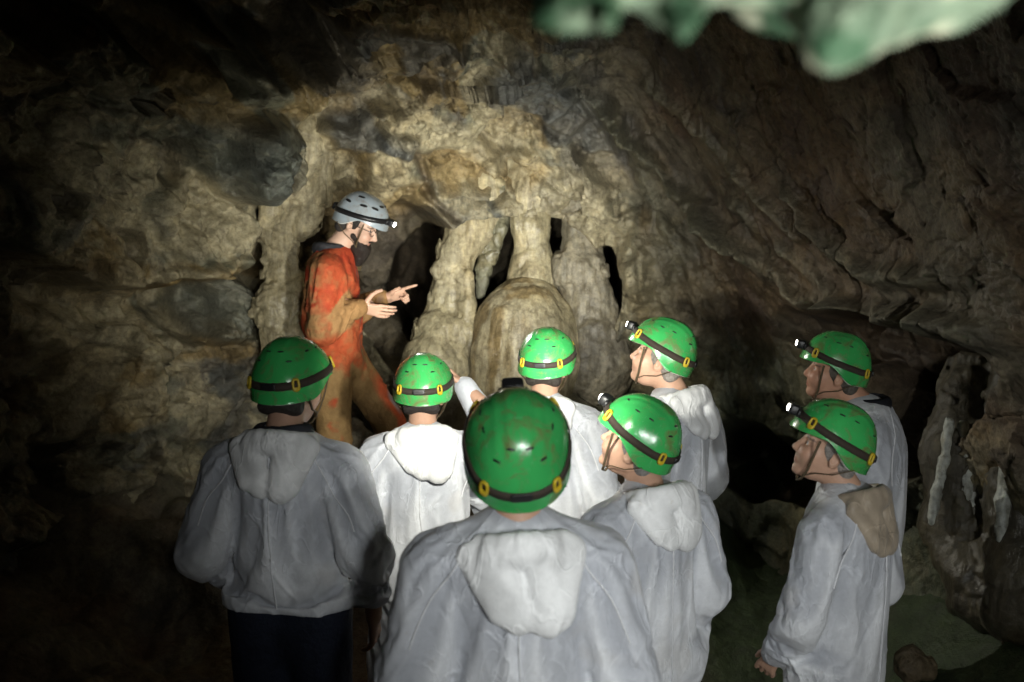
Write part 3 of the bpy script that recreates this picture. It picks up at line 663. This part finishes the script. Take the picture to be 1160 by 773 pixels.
def hand_prims(w, fwd, palm, side, curls, thumb_out=0.6, L=1.0):
    """w wrist, fwd towards fingers, palm = palm normal, side = towards the thumb"""
    w = np.array(w, float); fwd = np.array(fwd, float); fwd /= np.linalg.norm(fwd); palm = np.array(palm, float); palm -= fwd * (palm @ fwd); palm /= np.linalg.norm(palm)
    sd = np.cross(palm, fwd); sd = sd if sd @ np.array(side, float) > 0 else -sd
    pr = []
    for o in (-.026, -.009, .009, .026): pr.append(cone(w + sd * o * .6, w + fwd * .085 * L + sd * o, .013, .0105, .012))
    for i, (o, l) in enumerate(((.029, .072), (.010, .080), (-.010, .074), (-.028, .058))):
        p = w + fwd * .086 * L + sd * o * 1.05; a = 0; c = curls[i]; r = .0092
        for s_, ln in enumerate((.46, .30, .24)):
            a += c * (0.9 if s_ == 0 else 1.15); dr = fwd * math.cos(a) + palm * math.sin(a) + sd * (o * 2.0 if c < .5 else o * .6)
            dr /= np.linalg.norm(dr); q = p + dr * l * ln * L; pr.append(cone(p, q, r, r - .0009, .004)); p = q; r -= .0009
    p = w + fwd * .022 + sd * .024 + palm * .006; q = p + (fwd * .55 + sd * thumb_out + palm * .25) * .042; pr.append(cone(p, q, .015, .0112, .012))
    q2 = q + (fwd * .75 + sd * (thumb_out * .7) + palm * .1) * .030; pr.append(cone(q, q2, .0108, .0098, .004)); q3 = q2 + (fwd * .9 + sd * thumb_out * .45) * .024; pr.append(cone(q2, q3, .0098, .0085, .004))
    pr.append(cone(w - fwd * .10, w, .030, .026, .02))
    return pr

def add_folds(V, F, n, amp, wid, seed, mask=None, lmin=.07, lmax=.24, sharp=False):
    r = random.Random(seed); Nn = normals(V, F); D = np.zeros(len(V), f4)
    for _ in range(n):
        i = r.randrange(len(V))
        if mask is not None and not mask[i]: continue
        p = V[i]; nn = Nn[i]; g = np.array([r.gauss(0, .55), r.gauss(0, .4), -1.0 if r.random() < .7 else r.gauss(0, .4)]); t = g - nn * (g @ nn); t /= np.linalg.norm(t) + 1e-6
        L = r.uniform(lmin, lmax); s = np.cross(nn, t); b = r.uniform(-.25, .25) * L
        pts = np.array([p - t * L / 2, p + s * b * .5, p + t * L / 2]); ix = np.nonzero(np.abs(V - p).max(1) < L * .6 + wid * 4)[0]; d, tt = poly_dist(V[ix], pts)
        w = wid * r.uniform(.6, 1.5); a = amp * r.uniform(.4, 1.1) * (1 if r.random() < .6 else -.8)
        fade = np.maximum(np.sin(np.clip(tt, 0, 1) * math.pi), 0) ** .6
        if sharp: D[ix] += a * fade * (np.exp(-d / w) - .45 * np.exp(-d / (3 * w)))
        else: D[ix] += a * fade * np.exp(-(d / w) ** 2) - .35 * a * fade * np.exp(-(d / (2.4 * w)) ** 2)
    return V + Nn * np.clip(D, -.016, .02)[:, None]

def drape(V, F, Vb, Fb, pin, frames=26, shrink=-0.05, bend=0.4, substeps=1):
    """let a garment settle over the body with the cloth solver; returns its settled vertices, subdivided"""
    def tmp(v, f):
        me = bpy.data.meshes.new('tmp'); me.vertices.add(len(v)); me.vertices.foreach_set('co', np.asarray(v, f4).ravel()); me.loops.add(f.size); me.loops.foreach_set('vertex_index', f.astype(np.int32).ravel())
        me.polygons.add(len(f)); me.polygons.foreach_set('loop_start', np.arange(0, f.size, 4, dtype=np.int32)); me.update(calc_edges=True); o = bpy.data.objects.new('tmp', me); COL.objects.link(o); return o
    b = tmp(Vb, Fb); b.modifiers.new('c', 'COLLISION'); b.collision.thickness_outer = 0.006; b.collision.thickness_inner = 0.05; b.collision.cloth_friction = 12
    g = tmp(V, F); vg = g.vertex_groups.new(name='pin'); vg.add([int(i) for i in np.nonzero(pin)[0]], 1.0, 'REPLACE')
    cm = g.modifiers.new('cloth', 'CLOTH'); st = cm.settings
    st.quality = 5; st.mass = 0.12; st.tension_stiffness = 18; st.compression_stiffness = 18; st.shear_stiffness = 8; st.bending_stiffness = bend; st.air_damping = 2.5
    st.vertex_group_mass = 'pin'; st.shrink_min = shrink; st.shrink_max = shrink
    cm.collision_settings.distance_min = 0.006; cm.collision_settings.collision_quality = 2
    cm.point_cache.frame_start = 1; cm.point_cache.frame_end = frames + 2
    for f in range(1, frames + 1): sc.frame_set(f)
    ss = g.modifiers.new('sub', 'SUBSURF'); ss.levels = substeps; ss.render_levels = substeps
    dg = bpy.context.evaluated_depsgraph_get(); ev = g.evaluated_get(dg); me = ev.to_mesh()
    Vn = np.empty(len(me.vertices) * 3, f4); me.vertices.foreach_get('co', Vn); Fn = np.empty(len(me.loops), np.int32); me.loops.foreach_get('vertex_index', Fn)
    ev.to_mesh_clear()
    for o in (g, b): m = o.data; bpy.data.objects.remove(o); bpy.data.meshes.remove(m)
    sc.frame_set(1)
    return Vn.reshape(-1, 3), Fn.reshape(-1, 4)

LAMPS = []
def person(label, px, py, dep, yaw, head, skin, hair=None, arms=None, legs=None, suit='white', hood='white', pitch_off=0, hc=(0, .06, 1.62), guide=False, bulk=1.0, h=.0105, seed=1, collar=None, lamp=True, hips=None, trousers=None, folds=150, feet_dz=0.0, ringz=0.0, hoodshape=1.0, headlevel=0):
    yr = math.radians(yaw); hy, hp, hr = [math.radians(v) for v in head]
    Rh = np.array(Euler((hp, hr, hy - yr), 'XYZ').to_matrix()); Rb = np.array(Euler((0, 0, yr)).to_matrix())
    hc = np.array(hc, float)
    W = at(px, py, dep) - Rb @ (Rh @ np.array([0, -.004, .072]))           # head centre in the cave
    s = 1.0
    for _ in range(4):
        root = W - Rb @ (hc * s); fz = float(floor_z(root[0], root[1])) + feet_dz; s = (W[2] - fz) / hc[2]
    root[2] = fz
    E = empty('person', root, yr); tag(E, label, 'person', None)
    E['group'] = 'people standing in the cave'
    arms = arms or {}; J = {}
    for sd, nm in ((1, 'R'), (-1, 'L')):
        sh = np.array([sd * .185, -.015, 1.385]); J[nm] = [sh] + [np.array(q, float) for q in arms.get(nm, [(sd * .265, -.04, 1.12), (sd * .25, .06, .87)])]
        J['l' + nm] = [np.array(q, float) for q in (legs or {}).get(nm, [(sd * .095, 0, .90), (sd * .11, .02, .49), (sd * .12, -.01, .09)])]
    neck = np.array((0, -.03, 1.43)) * .4 + .6 * (hc + Rh @ np.array([0, -.03, -.08]))
    ysc = (1, .74, 1)
    def leg_p(nm, r):
        a, b_, c = J['l' + nm]; return [cone(a, b_, r[0], r[1], .04), cone(b_, c, r[1], r[2], .03)]
    # ---- garment, settled over the body by the cloth solver
    B = bulk
    def skel(B, rA, rL, rt, legs_on=True):
        g = [cone((0, 0, .95), (0, -.005, 1.10), .170 * B - rt, .165 * B - rt, .05, ysc), cone((0, -.005, 1.10), (0, -.015, 1.29), .168 * B - rt, .182 * B - rt, .05, ysc), cone((-.125, -.02, 1.375), (.125, -.02, 1.375), .086 - rt * .6, .086 - rt * .6, .06), cone((-.07, -.02, 1.40), (.07, -.02, 1.40), .085 - rt * .6, .085 - rt * .6, .06)]
        g.append(cone((0, -.02, 1.38), neck * .7 + np.array((0, -.01, 1.38)) * .3, .085 - rt * .4, .074 - rt * .4, .05))
        for nm in 'RL':
            a, b_, c = J[nm]; g += [cone(a, b_, rA[0], rA[1], .02), cone(b_, c, rA[1], rA[2], .02)]
            if legs_on: a, b_, c = J['l' + nm]; g += [cone(a, b_, rL[0], rL[1], .03), cone(b_, c, rL[1], rL[2], .03)]
        return g
    sd_ = seed * 7.3; zc = .925
    cutf = None if trousers is None else (lambda P, f: np.maximum(f, zc - P[:, 2]))
    slim = .97 if guide else 1.0
    V, F = sdf_mesh(skel(B * 1.03, (.096 * slim, .086 * slim, .050), (.098, .082, .072) if guide else (.138, .112, .092), 0), .0175, None, .05, cutf)
    V = smooth_v(V, F, 2, .5)
    Vb, Fb = sdf_mesh(skel(B * .97, (.064, .05, .036), (.10, .075, .05), .024), .022)
    pin = (V[:, 2] > 1.49) | (V[:, 2] < .12)
    for nm in 'RL': pin |= np.linalg.norm(V - J[nm][2], axis=1) < .065
    if trousers is not None:
        keep = ~((V[F][:, :, 2] < zc + .006).all(1) & (np.linalg.norm(V[F].mean(1)[:, :2], axis=1) < .3)); F = F[keep]; pin |= V[:, 2] < zc + .03
    V, F = drape(V, F, Vb, Fb, pin, 15, -.06 if not guide else -.09, .12 if not guide else .3, 2 if dep < 3.4 else 1)
    V = add_folds(V, F, folds // 2, .0055, .010, seed)
    if guide: V = add_folds(V, F, 170, .011, .011, seed + 77, None, .07, .2)
    V = add_folds(V, F, int(folds * 1.6), .0036, .0055, seed + 50, None, .06, .28, True)
    x, y, z = V.T
    if not guide:
        Nn = normals(V, F); seam = 0 * x; _ = np.exp(-((x - .008 * np.sin(z * 9)) / .0045) ** 2) * (y < 0) * sst(1.46, 1.40, z)
        def strip(targets, wx=1.0):
            q = []
            for t_ in targets:
                k = np.argsort((((V - np.array(t_, f4)) * np.array([wx, 1, 2 if wx > 1 else 1], f4)) ** 2).sum(1))[:5]; q.append(V[k].mean(0) + Nn[k].mean(0) * .0022)
            q = np.array(q)
            for _ in range(3): q[1:-1] = .5 * q[1:-1] + .25 * (q[:-2] + q[2:])
            return tube(q * s, .0026, 6)
        st_ = [strip([(.006 * math.sin(zz * 9), -.30, zz) for zz in np.linspace(1.40, .60 if trousers is None else .95, 40)], 12.0)]
        for sg in (-1, 1): st_.append(strip([(sg * (.10 + .15 * t_), -.10 - .05 * t_, 1.47 - .26 * t_ ** 1.3) for t_ in np.linspace(0, 1, 16)]))
        o_ = 0; FF_ = []
        for p_ in st_: FF_.append(p_[1] + o_); o_ += len(p_[0])
        seams = (np.concatenate([p_[0] for p_ in st_]), np.concatenate(FF_))
        col = np.broadcast_to(C3(.56, .58, .63) if suit == 'white' else np.array(suit, f4), V.shape).copy()
        if suit == 'white':
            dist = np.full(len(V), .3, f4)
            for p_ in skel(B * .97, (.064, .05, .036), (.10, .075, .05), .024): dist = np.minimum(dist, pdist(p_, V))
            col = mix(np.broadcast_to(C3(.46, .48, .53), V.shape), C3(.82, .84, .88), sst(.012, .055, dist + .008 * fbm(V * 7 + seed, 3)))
        dirt = sst(.22, .5, fbm(V * 5 + seed, 4)) * .18; col = mix(col, C3(.42, .36, .27), dirt)
        cname = 'coverall' if trousers is None else 'jacket'
        mat = M_SUIT
    else:
        n1 = fbm(V * 5 + 3, 5, .6); n2 = fbm(V * 14 + 8, 4, .6)
        MUD = C3(.33, .205, .085); RED = C3(.37, .046, .018); ORG = C3(.52, .115, .04)
        col = mix(np.broadcast_to(RED, V.shape), ORG, sst(-.1, .25, n1) * .5 + .4 * sst(1.2, 1.0, z))
        mud = sst(.98, .86, z + .22 * n1 + .12 * n2); fore = np.zeros(len(V), f4)
        for nm in 'RL':
            d, t = poly_dist(V, np.array(J[nm])); fore = np.maximum(fore, sst(.12, .09, d) * sst(.40, .50, t + .16 * n1 + .10 * n2))
        mud = np.maximum(mud, fore * .9); mud = np.maximum(mud, .8 * sst(.1, .16, -y) * sst(1.1, 1.3, z) * 0)
        mud = mud * sst(-.45, -.15, n1 * .5 + n2 * .6 + .1); mud = np.maximum(mud, .3 * sst(.2, .4, n1 + .5 * n2)); mud = np.maximum(mud, .75 * sst(.02, -.06, y + .05 * n1) * sst(1.1, 1.25, z) * sst(-.2, .2, n2 + .1))
        legL = poly_dist(V, np.array(J['lL'][:2]))[0]
        col = mix(col, MUD, np.clip(mud, 0, 1)); 
        pad, tpad = poly_dist(V, np.array([J['lL'][0] + (0, .10, -.12), J['lL'][1] + (0, .09, .02), J['lL'][1] + (0, .06, -.22)])); col = mix(col, C3(.72, .13, .05), .9 * sst(.085, .06, pad)); col = mix(col, C3(.34, .35, .37), .9 * sst(.05, .035, np.abs(pad - .0)) * sst(.05, .2, tpad) * sst(.52, .40, tpad))
        zip_ = np.exp(-((x - .0) / .010) ** 2) * (y > 0) * sst(.85, .95, z); col = mix(col, C3(.10, .07, .06), .8 * zip_)
        cname = 'coverall'; mat = M_CLOTH
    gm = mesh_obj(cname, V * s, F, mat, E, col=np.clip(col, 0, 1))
    if not guide: mesh_obj('seam', seams[0], seams[1], M_SUIT, gm, col=np.broadcast_to(C3(.70, .71, .74), seams[0].shape))
    if trousers is not None:
        V, F = sdf_mesh([cone((0, 0, .88), (0, 0, .92), .135, .135, .04, ysc)] + leg_p('R', (.112, .085, .078)) + leg_p('L', (.112, .085, .078)), .014, lambda P: -.006 * fbm(P * 6, 3, .5, True), .05, lambda P, f: np.maximum(f, P[:, 2] - .952))
        mesh_obj('trousers', V * s, F, M_CLOTH, E, col=np.broadcast_to(C3(*trousers), V.shape))
    # ---- boots
    for nm in 'RL':
        a = J['l' + nm][2]; V, F = sdf_mesh([cone(a + (0, -.01, .10), a + (0, -.02, -.02), .058, .052, .02), cone((a[0], a[1] - .03, a[2] - .045), (a[0], a[1] + .15, a[2] - .05), .042, .04, .03, (1, 1, .9))], .012)
        mesh_obj('boot', V * s, F, M_RUBBER, E)
    # ---- body (skin): torso and limbs under the clothes, head and hands in view
    under = [cone((0, 0, .95), (0, -.01, 1.3), .125, .14, .05, (1, .7, 1)), cone((-.13, -.02, 1.375), (.13, -.02, 1.375), .055, .055, .05), cone((0, -.02, 1.38), neck, .055, .054, .03)]
    for nm in 'RL':
        a, b_, c = J[nm]; under += [cone(a, b_, .05, .042, .03), cone(b_, c, .042, .028, .02)]; a, b_, c = J['l' + nm]; under += [cone(a, b_, .085, .058, .03), cone(b_, c, .056, .04, .03)]
    V0, F0 = sdf_mesh(under, .016)
    nb = np.array((0, -.035, 1.44)); vr_ = random.Random(seed * 3 + 1); Vh, Fh, Ch = head_mesh(skin, (vr_.uniform(-.004, .009), vr_.uniform(-.006, .008), vr_.uniform(-.004, .007)), tuple(Rh.T @ (nb - hc))); Vh = Vh @ Rh.T + hc
    pcs = [(V0, F0, skin), (Vh, Fh, Ch)]
    hands = arms.get('hands', {})
    for nm in 'RL':
        a, b_, c = J[nm]; sg = 1 if nm == 'R' else -1
        spec = hands.get(nm, dict(fwd=(c - b_), palm=(-sg, .1, 0), side=(0, 1, .2), curls=(.25, .3, .35, .4), out=.35))
        V1, F1 = sdf_mesh(hand_prims(c + np.array(spec.get('off', (0, 0, 0))), spec['fwd'], spec['palm'], spec['side'], spec['curls'], spec.get('out', .5), spec.get('L', 1.0)), .0038 if guide else .0046, None, .02)
        pcs.append((V1, F1, skin * (C3(1.05, 1.0, .95) if guide else 1)))
    V, F, Cb = join(pcs); mesh_obj('body', V * s, F, M_SKIN, E, col=np.clip(Cb, 0, 1))
    # ---- hair below the helmet
    if hair is not None:
        hd = [ell((0, -.016, .026), (.083, .103, .094), .02), cone((-.05, -.068, -.045), (.05, -.068, -.045), .030, .030, .03), ell((0, .062, -.01), (.075, .075, .2), .01, None, True)]
        V, F = sdf_mesh(hd, .006, lambda P: -.0025 * fbm(P * np.array([70, 70, 25], f4), 3), .03); V = V @ Rh.T + hc
        mesh_obj('hair', V * s, F, M_HAIR, E, col=np.broadcast_to(C3(*hair), V.shape))
    # ---- hood lying on the back, or a collar
    ctr = np.array((0, -.026 - .2 * abs(ringz), 1.462 + ringz))
    if hood is not None:
        hs = hoodshape; pr = []; vr = random.Random(seed); sk = vr.uniform(-.02, .02)
        ringp = []
        for q in np.linspace(-2.6, 2.6, 17):
            bk = (1 + math.cos(q)) / 2
            ringp.append(ctr + np.array((math.sin(q) * (.094 + .020 * bk), -math.cos(q) * (.080 + .020 * bk), .030 - .050 * (1 - bk) + .012 * bk)))
        for a, b_ in zip(ringp, ringp[1:]): pr.append(cone(a, b_, .020, .020, .012)); pr.append(cone(a + (0, 0, -.03), b_ + (0, 0, -.03), .030, .030, .014))
        def slab(a, b_, ra, rb, k): pr.append(cone(ctr + a, ctr + b_, ra, rb, k, (1, .62, 1)))
        slab((-.115, -.060, -.005), (-.055 + sk, -.122, -.100 * hs), .040, .036, .012); slab((-.060, -.090, .005), (-.015 + sk, -.128, -.118 * hs), .040, .038, .012)
        slab((.105, -.060, .000), (.070 + sk, -.124, -.105 * hs), .042, .044, .010); slab((.050, -.095, .010), (.048 + sk, -.132, -.122 * hs), .042, .044, .010)
        V, F = sdf_mesh(pr, .0062, lambda P: -.010 * fbm(P * np.array([7, 7, 5], f4) + sd_, 2)); V = smooth_v(V, F, 2, .5); V = add_folds(V, F, 14, .0065, .009, seed + 9, None, .10, .22); V = add_folds(V, F, 30, .003, .0055, seed + 19, None, .05, .16, True)
        hcol = C3(.84, .85, .86) if hood == 'white' else C3(*hood)
        mesh_obj('hood', V * s, F, M_SUIT, E, col=mix(np.broadcast_to(hcol * .82, V.shape), hcol * 1.06, sst(-.2, .25, fbm(V * 9 + seed, 3))))
    if collar is not None:
        ringp = [ctr + np.array((math.sin(q) * .076, -math.cos(q) * .070 + .006, .026 - .012 * (1 - math.cos(q)) / 2)) for q in np.linspace(-3.0, 3.0, 17)]; pr = []
        for a, b_ in zip(ringp, ringp[1:]): pr += [cone(a, b_, .019, .019, .01), cone(a + (0, 0, .02), b_ + (0, 0, .02), .013, .013, .02)]
        V, F = sdf_mesh(pr, .008, lambda P: -.005 * fbm(P * 12 + sd_, 3, .5, True)); mesh_obj('collar', V * s, F, M_CLOTH, E, col=np.broadcast_to(C3(*collar), V.shape))
    # ---- helmet
    H = helmet_build(E, M_GREY if guide else M_GREEN, M_LENSBIG if guide else M_LENS, guide)
    H.location = tuple(hc * s); H.rotation_euler = (hp, hr, hy - yr); H.scale = (max(s, .97) * 1.01,) * 3
    lw = Rb @ ((hc + Rh @ np.array((0, .205, .095))) * s) + root
    LAMPS.append((lw, Rb @ Rh @ np.array((0, 1.0, 0)), guide))
    return E, dict(s=s, hc=hc, Rh=Rh, root=root, Rb=Rb, J=J)

SK = C3(.50, .30, .21)
# the guide, facing to the right, on the raised rocks
gE, gi = person('bearded guide in muddy orange coverall and pale grey helmet, counting on his fingers', 411, 240, 5.45, -88, (-102, -27, 3), C3(.55, .36, .27), hair=(.02, .016, .014), guide=True, hood=None, collar=(.035, .035, .04), seed=3, hc=(0, .13, 1.62),
    arms=dict(R=[(.285, -.03, 1.14), (.15, .150, 1.195)], L=[(-.27, .03, 1.15), (-.05, .240, 1.225)],
              hands=dict(R=dict(fwd=(-.05, 1, -.22), palm=(-.9, 0, .35), side=(0, .2, 1), curls=(.08, .14, .2, .3), out=1.15, L=1.12), L=dict(fwd=(.10, 1, .28), palm=(.75, .2, -.55), side=(0, .3, 1), curls=(.02, 1.2, 1.3, 1.3), out=.5, off=(.0, .03, .0), L=1.12))),
    legs=dict(R=[(.095, -.02, .90), (.12, .00, .49), (.13, -.07, .09)], L=[(-.10, .03, .90), (-.12, .25, .56), (-.12, .40, .17)]), h=.010, folds=130, lamp=True)
# beard and glasses for the guide
V, F = sdf_mesh([ell((0, .060, -.108), (.056, .056, .050), .02), ell((0, .082, -.135), (.040, .038, .044), .02), ell((0, .084, -.170), (.030, .028, .036), .02), cone((.060, .02, -.055), (.035, .085, -.095), .016, .018, .02), cone((-.060, .02, -.055), (-.035, .085, -.095), .016, .018, .02), cone((-.024, .100, -.055), (.024, .100, -.055), .0065, .0065, .01), ell((0, .104, -.070), (.016, .014, .006), .004, None, True)], .005, lambda P: -.005 * fbm(P * 55, 3), .03)
mesh_obj('beard', (V @ gi['Rh'].T + gi['hc']) * gi['s'], F, M_HAIR, gE, col=np.broadcast_to(C3(.020, .014, .011), V.shape))
P_ = [tube([(sg * .031 + .0245 * math.copysign(abs(math.cos(q)) ** .8, math.cos(q)), .106 - .006 * abs(math.cos(q) * 0 + sg * .031 + .0245 * math.cos(q)) / .055, -.003 + .017 * math.sin(q)) for q in np.linspace(0, 2 * math.pi, 18, endpoint=False)], .0017, 6, True) for sg in (-1, 1)] + [tube([(-.008, .108, .002), (.008, .108, .002)], .0016, 6)] + [tube([(sg * .055, .100, .004), (sg * .078, .05, .004), (sg * .084, -.012, .002)], .0018, 6) for sg in (-1, 1)]
o = 0; FF = []
for p in P_: FF.append(p[1] + o); o += len(p[0])
mesh_obj('glasses', (np.concatenate([p[0] for p in P_]) @ gi['Rh'].T + gi['hc']) * gi['s'], np.concatenate(FF), M_BLACK, gE)

PEOPLE = [
 dict(label='visitor in a white jacket over dark trousers, leftmost of the group, seen from behind', px=328, py=417, dep=3.35, yaw=-8, head=(-16, 0, 0), skin=SK * .8, hair=(.03, .025, .022), trousers=(.012, .016, .03), collar=(.03, .032, .04), arms=dict(R=[(.285, -.05, 1.13), (.275, .03, .88)], L=[(-.285, -.05, 1.13), (-.24, .10, .94)]), seed=21, bulk=.97),
 dict(label='visitor in white coverall raising one hand beside the helmet, back to the camera', px=479, py=427, dep=4.0, yaw=2, head=(-2, -2, 0), skin=SK * .85, hair=(.02, .016, .014), arms=dict(R=[(.37, .08, 1.32), (.175, .13, 1.64)], hands=dict(R=dict(fwd=(-.55, .45, .45), palm=(-.6, -.2, -.4), side=(0, -.3, .6), curls=(.3, .3, .35, .4), out=.3))), seed=22),
 dict(label='visitor in bright white coverall seen from behind, standing before the rounded flowstone dome', px=619, py=397, dep=4.3, yaw=-12, head=(-14, 2, 0), skin=SK * .9, hair=(.025, .02, .016), seed=23),
 dict(label='visitor in profile facing left, bright white hood, farther one of the middle right pair', px=756, py=389, dep=4.2, yaw=50, head=(70, 18, 3), skin=SK * 1.15, hair=(.3, .27, .24), seed=24, bulk=.94),
 dict(label='grey haired visitor looking up to the left, directly right of the nearest visitor', px=732, py=484, dep=3.2, yaw=32, head=(62, 24, 0), skin=SK * .95, hair=(.22, .21, .20), seed=25, bulk=1.0),
 dict(label='nearest visitor, seen from behind in white coverall with loose hood, head tipped back', px=586, py=499, dep=2.36, yaw=4, head=(3, 32, -2), skin=SK * .95, hair=None, seed=26, h=.0085, bulk=1.0, hoodshape=1.05, ringz=-.035, folds=190, hc=(0, .0, 1.62)),
 dict(label='visitor in white coverall with dark collar, half hidden behind the rightmost front visitor', px=952, py=403, dep=4.1, yaw=74, head=(76, 11, -3), skin=SK * C3(.95, .85, .8), hair=(.10, .085, .07), seed=27, bulk=1.25, hc=(0, .12, 1.62), hood=None, collar=(.012, .013, .018)),
 dict(label='visitor in profile with a beige hood over white coverall, at the right', px=951, py=488, dep=3.25, yaw=48, head=(80, 20, 0), skin=SK, hair=(.26, .24, .22), seed=28, bulk=1.15, hood=(.40, .33, .25), hoodshape=1.15, arms=dict(R=[(.27, -.05, 1.13), (.2, .14, .95)], L=[(-.26, .02, 1.13), (-.19, .15, .90)])),
]
INFO = [person(**p) for p in PEOPLE]

# ================================================================== LIGHT: headlamps and one added lamp
def spot(name, loc, target, watts, ang=60, blend=.8, rad=.022, colr=(1, .98, .87)):
    L = bpy.data.lights.new(name, 'SPOT'); L.energy = watts; L.spot_size = math.radians(ang); L.spot_blend = blend; L.shadow_soft_size = rad; L.color = colr
    o = bpy.data.objects.new(name, L); COL.objects.link(o); o.location = tuple(map(float, loc))
    d = Vector(tuple(np.array(target) - np.array(loc))); o.rotation_euler = d.to_track_quat('-Z', 'Y').to_euler(); return o
TG = [at(270, 275, 6.0), at(420, 210, 6.3), at(590, 290, 6.3), at(540, 200, 6.2), at(560, 260, 6.2), at(565, 430, 6.3), at(500, 250, 6.3), at(420, 260, 6.0)]
WT = (28, 50, 66, 50, 60, 165, 10, 20); AN = (66, 68, 68, 60, 62, 80, 50, 54)
for i, (lw, fd, g) in enumerate(LAMPS):
    if g: spot('headlamp_beam', lw, lw + np.array((.62, -.5, -.5)), 85, 96, 1.0, .02)
    else: spot('headlamp_beam', lw, TG[i - 1], WT[i - 1], AN[i - 1], 1.0)
# photographer's own headlamp and another caver behind, out of the frame
spot('headlamp_beam', (0.38, -0.05, 2.02), (0.20, 2.5, 1.60), 100, 50, 1.0, .07, (.98, 1, .97))
spot('headlamp_beam', (1.2, -0.7, 1.85), (0.80, 3.4, 1.15), 172, 50, 1.0, .07, (.98, 1, .97))
spot('headlamp_beam', (0.42, 0.08, 1.62), (0.22, 0.60, 2.32), 46, 50, .9, .02)  # extra lamp added below the camera to brighten the overhanging rock

w = bpy.data.worlds.new('World'); sc.world = w; w.use_nodes = True
nt = w.node_tree; bg = nt.nodes['Background']; sky = nt.nodes.new('ShaderNodeTexSky'); sky.sky_type = 'NISHITA'; sky.sun_disc = False; sky.sun_elevation = math.radians(20)
nt.links.new(sky.outputs[0], bg.inputs[0]); bg.inputs[1].default_value = 0.001

# ================================================================== CAMERA
cd = bpy.data.cameras.new('camera'); cam = bpy.data.objects.new('camera', cd); COL.objects.link(cam); sc.camera = cam
cd.sensor_width = 36; cd.lens = 36 * FPX / 1160; cam.location = tuple(CAM); cam.rotation_euler = (math.radians(90) - PITCH, 0, 0); cd.clip_start = .05; cd.clip_end = 100
cd.dof.use_dof = True; cd.dof.focus_distance = 4.2; cd.dof.aperture_fstop = 2.6; cd.dof.aperture_blades = 0
sc.view_settings.view_transform = 'Standard'; sc.view_settings.look = 'None'; sc.view_settings.gamma = 1; sc.view_settings.exposure = 0.25
sc.render.engine = 'CYCLES'; sc.cycles.use_denoising = True; sc.cycles.max_bounces = 4; sc.cycles.diffuse_bounces = 3; sc.cycles.adaptive_threshold = 0.05; sc.cycles.light_sampling_threshold = 0.03; sc.cycles.sample_clamp_indirect = 5
